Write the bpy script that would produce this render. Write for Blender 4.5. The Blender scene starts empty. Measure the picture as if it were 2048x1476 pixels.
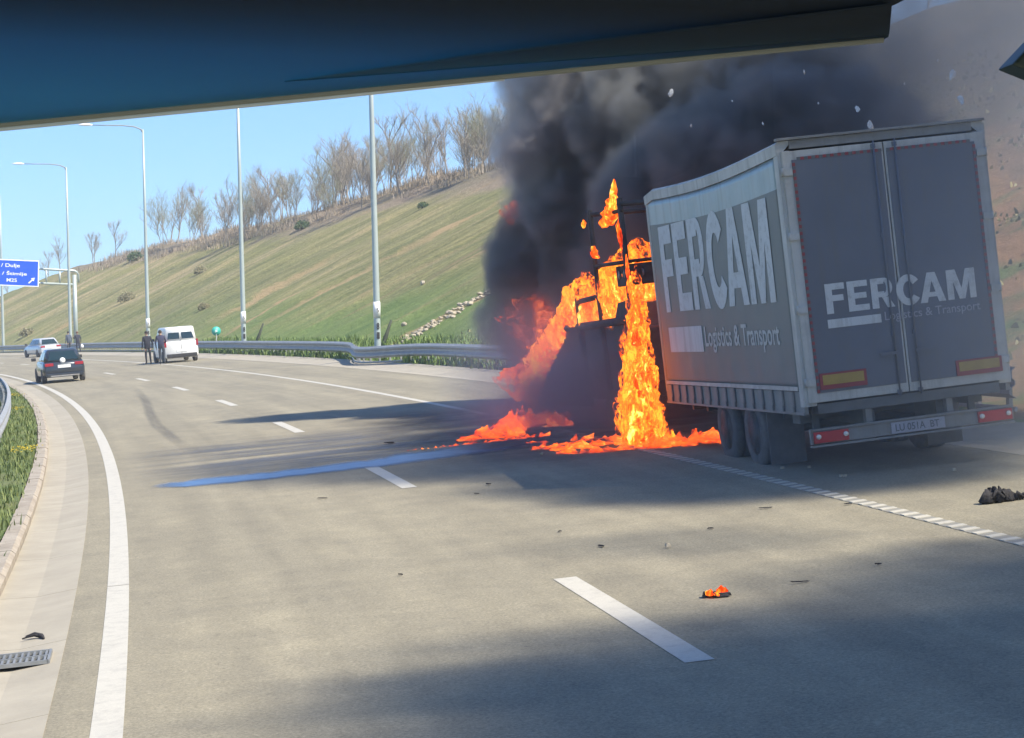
import bpy, bmesh, math, random
import numpy as np
from mathutils import Vector, Matrix, noise
random.seed(7)
R = math.radians
scene = bpy.context.scene
col = scene.collection

# ------------------------------------------------------------------ road frame (metres; banked left-hand curve)
BANK, GR, GR2 = 0.063673, 0.032035, -4.2954e-5
DS = 0.5
SS = np.arange(-60, 440, DS)
_k = 0.0017394 - 2.565e-6 * SS
_i0 = int(60 / DS)
TH = np.cumsum(_k) * DS; TH -= TH[_i0]
CX = np.cumsum(-np.sin(TH)) * DS; CY = np.cumsum(np.cos(TH)) * DS
CX -= CX[_i0]; CY -= CY[_i0]
def ti(s): return float(np.interp(s, SS, TH))
def gz(s): return GR * s + GR2 * s * s
def rd(s, t, h=0.0):
    a = ti(s)
    return Vector((float(np.interp(s, SS, CX)) + math.cos(a) * t, float(np.interp(s, SS, CY)) + math.sin(a) * t, gz(s) + BANK * t + h))

# ------------------------------------------------------------------ camera
cd = bpy.data.cameras.new('camera'); cam = bpy.data.objects.new('camera', cd); col.objects.link(cam)
yaw, pitch, roll = -0.16118, 0.00054, -0.02613
fwd = Vector((-math.sin(yaw) * math.cos(pitch), math.cos(yaw) * math.cos(pitch), math.sin(pitch)))
rgt = Vector((math.cos(yaw), math.sin(yaw), 0)); upv = rgt.cross(fwd)
r2 = rgt * math.cos(roll) + upv * math.sin(roll); u2 = -rgt * math.sin(roll) + upv * math.cos(roll)
CAM = rd(0, -3.29325, 2.50247)
m = Matrix((r2, u2, -fwd)).transposed().to_4x4(); m.translation = CAM
cam.matrix_world = m
cd.sensor_fit = 'HORIZONTAL'; cd.sensor_width = 36; cd.lens = 3895.1 / 2048 * 36
cd.clip_start = 0.05; cd.clip_end = 6000
scene.camera = cam

# ------------------------------------------------------------------ sky, sun, exposure
SUN_EL, SUN_AZ = 50.0, 127.0           # azimuth clockwise from +Y : to the right and a little behind
sv = Vector((math.cos(R(SUN_EL)) * math.sin(R(SUN_AZ)), math.cos(R(SUN_EL)) * math.cos(R(SUN_AZ)), math.sin(R(SUN_EL))))
w = bpy.data.worlds.new('World'); scene.world = w; w.use_nodes = True
nt = w.node_tree; nt.nodes.clear()
sk = nt.nodes.new('ShaderNodeTexSky'); sk.sky_type = 'NISHITA'; sk.sun_disc = False
sk.sun_elevation = R(SUN_EL); sk.sun_rotation = R(SUN_AZ); sk.air_density = 1.0; sk.dust_density = 0.0; sk.ozone_density = 5.0
bg = nt.nodes.new('ShaderNodeBackground'); bg.inputs['Strength'].default_value = 0.095
out = nt.nodes.new('ShaderNodeOutputWorld')
tint = nt.nodes.new('ShaderNodeMix'); tint.data_type = 'RGBA'; tint.blend_type = 'MULTIPLY'; tint.inputs[0].default_value = 1.0; tint.inputs[7].default_value = (0.50, 0.79, 1.06, 1)
nt.links.new(sk.outputs[0], tint.inputs[6]); nt.links.new(tint.outputs[2], bg.inputs[0]); nt.links.new(bg.outputs[0], out.inputs[0])
sl = bpy.data.lights.new('sun', 'SUN'); sl.energy = 4.2; sl.angle = R(0.5); sl.color = (1.0, 0.92, 0.78)
so = bpy.data.objects.new('sun', sl); col.objects.link(so); so.rotation_euler = sv.to_track_quat('Z', 'Y').to_euler()
scene.view_settings.view_transform = 'Standard'; scene.view_settings.look = 'None'
scene.view_settings.gamma = 1; scene.view_settings.use_curve_mapping = False
scene.view_settings.exposure = 1.08
cy = scene.cycles
cy.use_denoising = True; cy.max_bounces = 6; cy.transparent_max_bounces = 24; cy.volume_bounces = 1
cy.pixel_filter_width = 1.9; cy.volume_step_rate = 1.0; cy.volume_max_steps = 256; cy.sample_clamp_indirect = 4.0

# ------------------------------------------------------------------ helpers
def tag(o, label=None, cat=None, group=None, kind=None):
    if label: o['label'] = label
    if cat: o['category'] = cat
    if group: o['group'] = group
    if kind: o['kind'] = kind
    return o
def empty(name, loc=(0, 0, 0), rz=0.0, mw=None):
    o = bpy.data.objects.new(name, None); col.objects.link(o); o.empty_display_size = 0.2
    if mw is not None: o.matrix_world = mw
    else: o.location = loc; o.rotation_euler = (0, 0, rz)
    return o
class MB:
    """collects shapes; build() links them as one mesh object"""
    def __init__(s): s.v = []; s.f = []; s.mi = []; s.sm = []; s.uv = []
    def add(s, vs, fs, mi=0, sm=False, uv=None):
        b = len(s.v); s.v += [tuple(x) for x in vs]
        if uv is None: uv = [(0, 0)] * len(vs)
        s.uv += uv
        for f in fs: s.f.append(tuple(b + i for i in f)); s.mi.append(mi); s.sm.append(sm)
        return s
    def box(s, c, d, mi=0, rot=None):
        x, y, z = d[0] / 2, d[1] / 2, d[2] / 2
        vs = [Vector((a, b, e)) for a in (-x, x) for b in (-y, y) for e in (-z, z)]
        if rot is not None: vs = [rot @ v for v in vs]
        vs = [v + Vector(c) for v in vs]
        return s.add(vs, [(0, 1, 3, 2), (4, 6, 7, 5), (0, 4, 5, 1), (2, 3, 7, 6), (0, 2, 6, 4), (1, 5, 7, 3)], mi)
    def tube(s, pts, rad, n=8, mi=0, caps=True):
        pts = [Vector(p) for p in pts]
        if not isinstance(rad, (list, tuple)): rad = [rad] * len(pts)
        vs = []; fs = []
        for i, p in enumerate(pts):
            d = (pts[min(i + 1, len(pts) - 1)] - pts[max(i - 1, 0)]).normalized()
            a = d.orthogonal().normalized() if abs(d.z) < 0.9 else d.cross(Vector((0, 1, 0))).normalized()
            if abs(d.z) < 0.9: a = d.cross(Vector((0, 0, 1))).normalized()
            b = d.cross(a)
            for k in range(n):
                q = 2 * math.pi * k / n
                vs.append(p + (a * math.cos(q) + b * math.sin(q)) * rad[i])
        for i in range(len(pts) - 1):
            for k in range(n):
                fs.append((i * n + k, i * n + (k + 1) % n, (i + 1) * n + (k + 1) % n, (i + 1) * n + k))
        if caps:
            fs.append(tuple(range(n))[::-1]); fs.append(tuple(range((len(pts) - 1) * n, len(pts) * n)))
        return s.add(vs, fs, mi, True)
    def lathe(s, prof, n=24, axis='X', c=(0, 0, 0), mi=0):
        """prof: (offset along axis, radius)"""
        vs = []; fs = []
        for o_, r in prof:
            for k in range(n):
                q = 2 * math.pi * k / n; a, b = r * math.cos(q), r * math.sin(q)
                vs.append(Vector(c) + (Vector((o_, a, b)) if axis == 'X' else Vector((a, b, o_))))
        for i in range(len(prof) - 1):
            for k in range(n): fs.append((i * n + k, i * n + (k + 1) % n, (i + 1) * n + (k + 1) % n, (i + 1) * n + k))
        fs.append(tuple(range(n))[::-1]); fs.append(tuple(range((len(prof) - 1) * n, len(prof) * n)))
        return s.add(vs, fs, mi, True)
    def build(s, name, mat, parent=None, bevel=0.0, fix=True):
        me = bpy.data.meshes.new(name); me.from_pydata(s.v, [], s.f)
        for k in (mat if isinstance(mat, (list, tuple)) else [mat]): me.materials.append(k)
        me.polygons.foreach_set('material_index', s.mi); me.polygons.foreach_set('use_smooth', s.sm)
        uvl = me.uv_layers.new(name='UVMap')
        li = np.zeros(len(me.loops), dtype=np.int32); me.loops.foreach_get('vertex_index', li)
        uvl.data.foreach_set('uv', np.array(s.uv, dtype=np.float32)[li].ravel())
        if fix:
            bm = bmesh.new(); bm.from_mesh(me); bmesh.ops.recalc_face_normals(bm, faces=bm.faces)
            if bevel > 0:
                bmesh.ops.bevel(bm, geom=[e for e in bm.edges if len(e.link_faces) == 2 and e.calc_face_angle(0) > 0.5], offset=bevel, segments=2, affect='EDGES', profile=0.7)
            bm.to_mesh(me); bm.free()
        o = bpy.data.objects.new(name, me); col.objects.link(o)
        if parent is not None: o.parent = parent
        return o
def dup(o, loc=None, rz=None, sc=None, mw=None):
    r = o.copy(); col.objects.link(r)
    if mw is not None: r.matrix_world = mw
    if loc is not None: r.location = loc
    if rz is not None: r.rotation_euler = (0, 0, rz)
    if sc is not None: r.scale = (sc,) * 3 if not isinstance(sc, tuple) else sc
    for ch in list(o.children):
        c = ch.copy(); col.objects.link(c); c.parent = r
        for g in list(ch.children):
            d = g.copy(); col.objects.link(d); d.parent = c
    return r

# ------------------------------------------------------------------ materials
def N(nt, t, **kw):
    n = nt.nodes.new(t)
    for k, v in kw.items():
        if k.startswith('i_'):
            key = k[2:]; key = int(key) if key.isdigit() else key.replace('_', ' ')
            n.inputs[key].default_value = v
        else: setattr(n, k, v)
    return n
def ramp(nt, stops, interp='LINEAR'):
    n = nt.nodes.new('ShaderNodeValToRGB'); n.color_ramp.interpolation = interp
    e = n.color_ramp.elements
    while len(e) < len(stops): e.new(0.5)
    for i, (p, c) in enumerate(stops): e[i].position = p; e[i].color = (*c, 1) if len(c) == 3 else c
    return n
def mixc(nt, a, b, fac, mode='MIX'):
    n = nt.nodes.new('ShaderNodeMix'); n.data_type = 'RGBA'; n.blend_type = mode
    for sock, v in ((n.inputs[0], fac), (n.inputs[6], a), (n.inputs[7], b)):
        if isinstance(v, bpy.types.NodeSocket): nt.links.new(v, sock)
        elif isinstance(v, (int, float)): sock.default_value = v
        else: sock.default_value = (*v, 1)
    return n.outputs[2]
def base(name):
    m = bpy.data.materials.new(name); m.use_nodes = True; nt = m.node_tree; nt.nodes.clear()
    o = nt.nodes.new('ShaderNodeOutputMaterial'); p = nt.nodes.new('ShaderNodeBsdfPrincipled'); nt.links.new(p.outputs[0], o.inputs[0])
    return m, nt, p
def coords(nt, kind='Object', scale=(1, 1, 1)):
    tc = nt.nodes.new('ShaderNodeTexCoord'); mp = nt.nodes.new('ShaderNodeMapping'); mp.inputs['Scale'].default_value = scale
    nt.links.new(tc.outputs[kind], mp.inputs[0]); return mp.outputs[0]
def noi(nt, co, scale, detail=4, rough=0.6, dist=0.0):
    n = N(nt, 'ShaderNodeTexNoise'); n.inputs['Scale'].default_value = scale; n.inputs['Detail'].default_value = detail
    n.inputs['Roughness'].default_value = rough; n.inputs['Distortion'].default_value = dist
    nt.links.new(co, n.inputs['Vector']); return n.outputs['Fac']
def bump(nt, p, h, strength=0.3, dist=0.02):
    b = N(nt, 'ShaderNodeBump'); b.inputs['Strength'].default_value = strength; b.inputs['Distance'].default_value = dist
    nt.links.new(h, b.inputs['Height']); nt.links.new(b.outputs[0], p.inputs['Normal'])
def mat(name, c, rough=0.6, metal=0.0, var=0.12, scale=6.0, dirt=None, dirtamt=0.3, bmp=0.0, coat=0.0, c2=None):
    m, nt, p = base(name); co = coords(nt)
    n = noi(nt, co, scale, 5)
    r = ramp(nt, [(0.3, tuple(x * (1 - var) for x in c)), (0.7, c2 or tuple(min(1, x * (1 + var)) for x in c))]); nt.links.new(n, r.inputs[0])
    cc = r.outputs[0]
    if dirt is not None:
        n2 = noi(nt, co, scale * 0.35, 8, 0.7)
        r2_ = ramp(nt, [(0.45, (0, 0, 0)), (0.75, (dirtamt,) * 3)]); nt.links.new(n2, r2_.inputs[0])
        cc = mixc(nt, cc, dirt, r2_.outputs[0])
    if name in ('door_grey_navy', 'curtain_grey', 'trailer_frame_white', 'curtain_sky_sheen', 'side_rail_grey', 'lettering_white'):
        st = noi(nt, coords(nt, 'Object', (5, 5, .35)), 1.6, 6, .7); rs_ = ramp(nt, [(.50, (0, 0, 0)), (.72, (.55,) * 3)]); nt.links.new(st, rs_.inputs[0]); cc = mixc(nt, cc, (.13, .125, .11), rs_.outputs[0])
    nt.links.new(cc, p.inputs['Base Color']); p.inputs['Roughness'].default_value = rough; p.inputs['Metallic'].default_value = metal
    p.inputs['Coat Weight'].default_value = coat
    if bmp: bump(nt, p, noi(nt, co, scale * 4, 6), bmp)
    return m
def glassm(name, c, rough=0.08):
    m, nt, p = base(name); p.inputs['Base Color'].default_value = (*c, 1); p.inputs['Roughness'].default_value = rough
    p.inputs['IOR'].default_value = 1.5; p.inputs['Coat Weight'].default_value = 0.5; return m

# asphalt: light, warm, worn highway surface with aggregate speckle, wheel-track tone and faint longitudinal joints
def asphalt(name='asphalt'):
    m, nt, p = base(name)
    uv = coords(nt, 'UV'); ob = coords(nt)
    fine = noi(nt, ob, 42, 5, 0.85); r1 = ramp(nt, [(0.25, (0.105, 0.094, 0.066)), (0.5, (0.262, 0.236, 0.168)), (0.78, (0.46, 0.42, 0.315))]); nt.links.new(fine, r1.inputs[0])
    big = noi(nt, coords(nt, 'UV', (0.9, 0.12, 1)), 1.0, 6, 0.6); r2_ = ramp(nt, [(0.3, (0.80, 0.80, 0.81)), (0.65, (1.06, 1.05, 1.03))]); nt.links.new(big, r2_.inputs[0])
    c = mixc(nt, r1.outputs[0], r2_.outputs[0], 1.0, 'MULTIPLY')
    # wheel tracks : slow variation across the road only
    lon = noi(nt, coords(nt, 'UV', (1.2, 0.004, 1)), 1.6, 2, 0.5); r3 = ramp(nt, [(0.35, (0.90, 0.90, 0.90)), (0.6, (1.04, 1.04, 1.04))]); nt.links.new(lon, r3.inputs[0])
    c = mixc(nt, c, r3.outputs[0], 1.0, 'MULTIPLY')
    md_ = noi(nt, ob, 1.4, 8, 0.75); r5 = ramp(nt, [(0.32, (0.84, 0.84, 0.85)), (0.62, (1.08, 1.07, 1.05))]); nt.links.new(md_, r5.inputs[0]); c = mixc(nt, c, r5.outputs[0], 1.0, 'MULTIPLY')
    oil = noi(nt, coords(nt, 'UV', (0.7, 0.10, 1)), 1.3, 4, 0.55); r6 = ramp(nt, [(0.60, (0, 0, 0)), (0.74, (0.35, 0.35, 0.35))]); nt.links.new(oil, r6.inputs[0]); c = mixc(nt, c, (0.11, 0.105, 0.09), r6.outputs[0])
    pit = noi(nt, ob, 9, 2, 0.5); r4 = ramp(nt, [(0.73, (0, 0, 0)), (0.78, (0.5, 0.5, 0.5))]); nt.links.new(pit, r4.inputs[0])
    c = mixc(nt, c, (0.08, 0.075, 0.07), r4.outputs[0])
    nt.links.new(c, p.inputs['Base Color']); p.inputs['Roughness'].default_value = 0.85
    bump(nt, p, noi(nt, ob, 120, 3, 0.7), 0.5, 0.004)
    return m
M = {}
M['asphalt'] = asphalt()
def paint(name, c, wear):
    m, nt, p = base(name); ob = coords(nt)
    n = noi(nt, ob, 7, 8, 0.75); r = ramp(nt, [(0.54 - wear * 0.1, (0, 0, 0)), (0.72, (min(1, wear),) * 3)]); nt.links.new(n, r.inputs[0])
    f = noi(nt, ob, 60, 3, 0.7); r2_ = ramp(nt, [(0.3, tuple(x * 0.86 for x in c)), (0.7, c)]); nt.links.new(f, r2_.inputs[0])
    nt.links.new(mixc(nt, r2_.outputs[0], (0.30, 0.28, 0.24), r.outputs[0]), p.inputs['Base Color']); p.inputs['Roughness'].default_value = 0.6
    bump(nt, p, f, 0.3, 0.003); return m
M['paint'] = paint('road_paint', (0.54, 0.51, 0.43), 0.6)
M['paint_dull'] = paint('worn_road_paint', (0.27, 0.26, 0.225), 0.6)
M['concrete'] = mat('concrete', (0.36, 0.325, 0.255), 0.9, var=0.10, scale=1.7, dirt=(0.25, 0.22, 0.17), dirtamt=0.5, bmp=0.3)
M['kerb'] = mat('kerb_concrete', (0.34, 0.30, 0.245), 0.95, var=0.2, scale=7, dirt=(0.2, 0.16, 0.12), dirtamt=0.6, bmp=0.6)
M['galv'] = mat('galvanised_steel', (0.33, 0.345, 0.35), 0.55, 0.25, var=0.12, scale=3, dirt=(0.22, 0.2, 0.17), dirtamt=0.35)
M['galv_dark'] = mat('weathered_steel', (0.26, 0.27, 0.27), 0.6, 0.4, var=0.2, scale=4)
M['pole'] = mat('pole_paint', (0.42, 0.48, 0.46), 0.45, 0.2, var=0.05, scale=2)
M['white'] = mat('white_paint', (0.78, 0.78, 0.75), 0.45, var=0.04)
M['black'] = mat('black_rubber', (0.02, 0.02, 0.022), 0.75, var=0.3, scale=9)
M['tyre'] = mat('tyre_rubber', (0.08, 0.08, 0.082), 0.85, var=0.3, scale=12, dirt=(0.22, 0.21, 0.19), dirtamt=0.6)

# ------------------------------------------------------------------ ground sheets
def sheet(name, prof, s0, s1, ds, m, kind='structure', parent=None, amp=0.0, closed=False):
    """prof: list of (t, height above banked road plane) or function s->list; uv = (t, s)"""
    mb = MB(); n = max(1, int(round((s1 - s0) / ds))); pr = prof if callable(prof) else (lambda s: prof)
    vs = []; uv = []; fs = []; k = len(pr(s0))
    for i in range(n + 1):
        s = s0 + (s1 - s0) * i / n
        for t, h in pr(s):
            p = rd(s, t, h); vs.append(p); uv.append((t, s))
    for i in range(n):
        for j in range(k - 1):
            a = i * k + j; fs.append((a, a + 1, a + k + 1, a + k))
    mb.add(vs, fs, 0, True, uv)
    o = mb.build(name, m, parent, fix=False)
    if kind: o['kind'] = kind
    return o
road = sheet('road', [(-4.14 + i * (6.86 + 4.14) / 8, 0) for i in range(9)], -40, 430, 2.0, M['asphalt'])
tag(road, 'sunlit beige grey asphalt carriageway curving to the left')

# left concrete gutter slabs + kerb stones
gut = empty('gutter'); tag(gut, 'pale concrete drainage gutter along the inner road edge', kind='structure')
def slab(name, prof, s0, s1, ds, m, parent):
    """closed solid following the road between s0 and s1; prof = closed polygon (t,h)"""
    mb = MB(); n = max(1, int(round((s1 - s0) / ds))); k = len(prof); vs = []; fs = []; uv = []
    for i in range(n + 1):
        s = s0 + (s1 - s0) * i / n
        for t, h in prof: vs.append(rd(s, t, h)); uv.append((t, s))
    for i in range(n):
        for j in range(k): fs.append((i * k + j, i * k + (j + 1) % k, (i + 1) * k + (j + 1) % k, (i + 1) * k + j))
    fs.append(tuple(range(k))); fs.append(tuple(range(n * k, (n + 1) * k))[::-1])
    mb.add(vs, fs, 0, False, uv); return mb.build(name, m, parent)
s = -20.0
while s < 150:
    L = 3.0 if s < 60 else 10.0
    if s < 15.0 < s + L or abs(s - 13.0) < 0.01:
        pass
    slab('slab', [(-4.135, -0.2), (-4.135, 0.004), (-4.5, -0.035), (-4.85, -0.02), (-4.85, -0.2)], s + 0.008, s + L - 0.008, 1.5, M['concrete'], gut)
    s += L
slab('slab', [(-4.135, -0.2), (-4.135, 0.004), (-4.5, -0.035), (-4.85, -0.02), (-4.85, -0.2)], 150, 420, 3, M['concrete'], gut)
kerb = empty('kerb'); tag(kerb, 'rough concrete kerb at the back of the inner gutter', kind='structure')
s = -10.0
while s < 130:
    L = 1.0 if s < 80 else 5.0
    j = random.uniform(-0.008, 0.008)
    slab('kerb_stone', [(-4.852, -0.2), (-4.852 + j, 0.06 + j), (-4.90 + j, 0.10 + j), (-5.07, 0.10 + j), (-5.09, -0.2)], s + 0.006, s + L - 0.006, 1.0, M['kerb'], kerb)
    s += L
slab('kerb_stone', [(-4.852, -0.2), (-4.852, 0.07), (-4.90, 0.10), (-5.07, 0.10), (-5.09, -0.2)], 130, 420, 3, M['kerb'], kerb)
# right-hand concrete channel
gr = empty('outer_gutter'); tag(gr, 'pale concrete channel at the foot of the grass bank', kind='structure')
s = 0.0
while s < 420:
    L = 4.0 if s < 80 else 12.0
    slab('slab', [(6.862, -0.3), (6.862, 0.004), (7.3, -0.03), (8.2, 0.03), (8.4, 0.09), (8.4, -0.3)], s + 0.01, s + L - 0.01, 2.0, M['concrete'], gr); s += L

# painted lines
def strip(name, t, wd, s0, s1, m, h=0.004, ds=1.5, parent=None, kind='structure'):
    return sheet(name, [(t - wd / 2, h), (t + wd / 2, h)], s0, s1, ds, m, kind, parent)
el = empty('edge_line'); tag(el, 'solid white line along the inner edge beside the gutter', kind='structure')
for a, b in ((-20, 5.2), (5.22, 18.88), (18.905, 60), (60, 420)):
    strip('line_section', -3.75, 0.20, a, b, M['paint'], parent=el, kind=None)
ol = empty('outer_edge_line'); tag(ol, 'profiled white line along the shoulder', kind='structure')
strip('line_base', 3.765, 0.19, -20, 34, M['paint_dull'], parent=ol, kind=None)
strip('line_section', 3.765, 0.17, 34, 420, M['paint'], parent=ol, kind=None)
rib = None
s = 13.0
while s < 34.0:
    mb = MB(); p = rd(s, 3.765, 0.004)
    q = [rd(s + a + b * 0.25, 3.765 + b, 0.0045 + h) for h in (0, 0.006) for a, b in ((-0.055, -0.088), (0.055, -0.088), (0.055, 0.088), (-0.055, 0.088))]
    mb.add(q, [(0, 1, 2, 3), (4, 5, 6, 7), (0, 1, 5, 4), (1, 2, 6, 5), (2, 3, 7, 6), (3, 0, 4, 7)])
    mb.build('rib', M['paint'], ol); s += 0.27 + random.uniform(-0.012, 0.012)
for i in range(30):
    s0 = 12.2 + 13.2 * i
    d = strip('lane_dash', 0.0, 0.20, s0, s0 + 4.1, M['paint'])
    tag(d, group='white lane dashes')
d = strip('lane_dash', 0.0, 0.20, -1.0, 3.1, M['paint']); tag(d, group='white lane dashes')

# left verge + far carriageway
def grassmat(name, cs, streak=False):
    m, nt, p = base(name)
    uv1 = coords(nt, 'UV', (0.055, 0.30, 1)) if streak else coords(nt, 'UV', (0.6, 0.6, 1))
    a = noi(nt, uv1, 1.0, 8, 0.62, 0.6)
    r = ramp(nt, cs); nt.links.new(a, r.inputs[0]); c = r.outputs[0]
    if streak:
        st_ = noi(nt, coords(nt, 'UV', (0.10, 1.1, 1)), 1.0, 6, 0.7, 0.4); rst = ramp(nt, [(0.32, (0.66, 0.69, 0.64)), (0.66, (1.30, 1.20, 1.08))]); nt.links.new(st_, rst.inputs[0]); c = mixc(nt, c, rst.outputs[0], 1.0, 'MULTIPLY')
    f = noi(nt, coords(nt, 'Object'), 3.5 if streak else 18, 6, 0.75); r2_ = ramp(nt, [(0.3, (0.72, 0.75, 0.7)), (0.7, (1.2, 1.17, 1.15))]); nt.links.new(f, r2_.inputs[0])
    c = mixc(nt, c, r2_.outputs[0], 1.0, 'MULTIPLY')
    if streak:
        # fresh green at the toe, tan on the crest, driven by height up the bank (u = t)
        sep = N(nt, 'ShaderNodeSeparateXYZ'); tcn = N(nt, 'ShaderNodeTexCoord'); nt.links.new(tcn.outputs['UV'], sep.inputs[0])
        wob = noi(nt, coords(nt, 'UV', (0.05, 0.05, 1)), 1.0, 5, 0.6)
        ad = N(nt, 'ShaderNodeMath', operation='MULTIPLY_ADD'); nt.links.new(wob, ad.inputs[0]); ad.inputs[1].default_value = 14.0; nt.links.new(sep.outputs[0], ad.inputs[2])
        mr = N(nt, 'ShaderNodeMapRange'); nt.links.new(ad.outputs[0], mr.inputs[0]); mr.inputs[1].default_value = 20; mr.inputs[2].default_value = 27; mr.inputs[3].default_value = 1; mr.inputs[4].default_value = 0; mr.interpolation_type = 'SMOOTHSTEP'
        # toe greenness fades with distance along the road
        mr3 = N(nt, 'ShaderNodeMapRange'); nt.links.new(sep.outputs[1], mr3.inputs[0]); mr3.inputs[1].default_value = 112; mr3.inputs[2].default_value = 165; mr3.inputs[3].default_value = 0.95; mr3.inputs[4].default_value = 0.15
        mu = N(nt, 'ShaderNodeMath', operation='MULTIPLY'); nt.links.new(mr.outputs[0], mu.inputs[0]); nt.links.new(mr3.outputs[0], mu.inputs[1])
        g2 = noi(nt, coords(nt, 'UV', (0.12, 0.35, 1)), 1.3, 6, 0.6); rg = ramp(nt, [(0.3, (0.13, 0.225, 0.05)), (0.7, (0.24, 0.33, 0.095))]); nt.links.new(g2, rg.inputs[0])
        c = mixc(nt, c, rg.outputs[0], mu.outputs[0])
        mr2 = N(nt, 'ShaderNodeMapRange'); nt.links.new(ad.outputs[0], mr2.inputs[0]); mr2.inputs[1].default_value = 36.5; mr2.inputs[2].default_value = 40.0; mr2.interpolation_type = 'SMOOTHSTEP'
        rb = ramp(nt, [(0.3, (0.22, 0.175, 0.125)), (0.7, (0.40, 0.33, 0.235))]); nt.links.new(f, rb.inputs[0])
        c = mixc(nt, c, rb.outputs[0], mr2.outputs[0])
        # bare orange soil where rills run straight down the bank
        so_ = noi(nt, coords(nt, 'UV', (0.03, 0.42, 1)), 1.0, 5, 0.7, 0.3); rs = ramp(nt, [(0.60, (0, 0, 0)), (0.68, (0.75,) * 3)]); nt.links.new(so_, rs.inputs[0])
        c = mixc(nt, c, (0.40, 0.285, 0.16), rs.outputs[0])
        # eroded soil rills running straight down the bank
        for sc_, w_, t0_, t1_ in ((82.3, .8, 9, 18), (120.5, 1.1, 12.5, 30), (126.5, .7, 12, 18), (197, 2.0, 12, 18), (101, .8, 17, 26), (139, .9, 14, 24)):
            wb_ = noi(nt, coords(nt, 'UV', (.35, .1, 1)), 1.0, 5, .65); m_a = N(nt, 'ShaderNodeMath', operation='MULTIPLY_ADD'); nt.links.new(wb_, m_a.inputs[0]); m_a.inputs[1].default_value = 7.0; nt.links.new(sep.outputs[1], m_a.inputs[2])
            m_b = N(nt, 'ShaderNodeMath', operation='SUBTRACT'); nt.links.new(m_a.outputs[0], m_b.inputs[0]); m_b.inputs[1].default_value = sc_ + 3.5; m_c = N(nt, 'ShaderNodeMath', operation='ABSOLUTE'); nt.links.new(m_b.outputs[0], m_c.inputs[0])
            m_d = N(nt, 'ShaderNodeMapRange'); nt.links.new(m_c.outputs[0], m_d.inputs[0]); m_d.inputs[1].default_value = w_ * .4; m_d.inputs[2].default_value = w_ * 1.3; m_d.inputs[3].default_value = .8; m_d.inputs[4].default_value = 0
            m_e = N(nt, 'ShaderNodeMath', operation='SUBTRACT'); nt.links.new(sep.outputs[0], m_e.inputs[0]); m_e.inputs[1].default_value = (t0_ + t1_) / 2; m_f = N(nt, 'ShaderNodeMath', operation='ABSOLUTE'); nt.links.new(m_e.outputs[0], m_f.inputs[0])
            m_g = N(nt, 'ShaderNodeMapRange'); nt.links.new(m_f.outputs[0], m_g.inputs[0]); m_g.inputs[1].default_value = (t1_ - t0_) * .3; m_g.inputs[2].default_value = (t1_ - t0_) * .55; m_g.inputs[3].default_value = 1; m_g.inputs[4].default_value = 0
            m_h = N(nt, 'ShaderNodeMath', operation='MULTIPLY'); nt.links.new(m_d.outputs[0], m_h.inputs[0]); nt.links.new(m_g.outputs[0], m_h.inputs[1])
            c = mixc(nt, c, (0.52, 0.37, 0.20), m_h.outputs[0])
        # a soil-rich cut close to the lorry
        mr4 = N(nt, 'ShaderNodeMapRange'); nt.links.new(sep.outputs[1], mr4.inputs[0]); mr4.inputs[1].default_value = 75; mr4.inputs[2].default_value = 55; mr4.inputs[3].default_value = 0; mr4.inputs[4].default_value = 1
        so2 = noi(nt, coords(nt, 'UV', (0.35, 0.35, 1)), 1.0, 7, 0.7); rs2 = ramp(nt, [(0.38, (0, 0, 0)), (0.50, (0.9,) * 3)]); nt.links.new(so2, rs2.inputs[0])
        mu2 = N(nt, 'ShaderNodeMath', operation='MULTIPLY'); nt.links.new(mr4.outputs[0], mu2.inputs[0]); nt.links.new(rs2.outputs[0], mu2.inputs[1])
        c = mixc(nt, c, (0.50, 0.29, 0.145), mu2.outputs[0])
    if streak:
        pt_ = noi(nt, coords(nt, 'Object', (.09, .09, .09)), 1.0, 7, 0.7); rp_ = ramp(nt, [(0.36, (0.78, 0.84, 0.74)), (0.64, (1.20, 1.12, 1.08))]); nt.links.new(pt_, rp_.inputs[0]); c = mixc(nt, c, rp_.outputs[0], 1.0, 'MULTIPLY')
        sc_n = noi(nt, coords(nt, 'Object', (1, 1, 1)), .8, 5, 0.7); rsn = ramp(nt, [(0.64, (0, 0, 0)), (0.72, (0.6,) * 3)]); nt.links.new(sc_n, rsn.inputs[0]); c = mixc(nt, c, (0.10, 0.10, 0.05), rsn.outputs[0])
    nt.links.new(c, p.inputs['Base Color']); p.inputs['Roughness'].default_value = 0.95
    bump(nt, p, noi(nt, coords(nt, 'Object'), 2.2, 8, 0.75), 1.0, 0.5 if streak else 0.05)
    return m
M['verge'] = grassmat('verge_grass', [(0.3, (0.07, 0.10, 0.028)), (0.5, (0.115, 0.155, 0.045)), (0.7, (0.17, 0.16, 0.08))])
M['bank'] = grassmat('bank_grass', [(0.25, (0.20, 0.20, 0.10)), (0.42, (0.27, 0.28, 0.125)), (0.52, (0.345, 0.325, 0.17)), (0.68, (0.46, 0.385, 0.25))], True)
sheet('verge', lambda s: [(-5.09, 0.085), (-5.5, 0.10), (-6.5, 0.05), (-8.5, 0.0)], -40, 420, 2.0, M['verge'])
sheet('far_carriageway', [(-8.5, 0.0), (-14, 0.0), (-20, 0.0)], -40, 420, 4.0, M['asphalt'])
sheet('far_verge', lambda s: [(-20, -0.02), (-24, -0.6), (-40, -1.8 - gz(s)), (-90, -3.2 - gz(s))], -40, 420, 6.0, M['verge'])
TOE = 10.2; SL = 0.5
CREST_S = [75, 112, 150, 164, 183, 210, 243, 254, 261, 269, 290, 330, 440]
CREST_T = [62, 44, 41.3, 40, 36, 36, 35, 33.4, 30, 26.7, 21, 15, 13]
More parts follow.
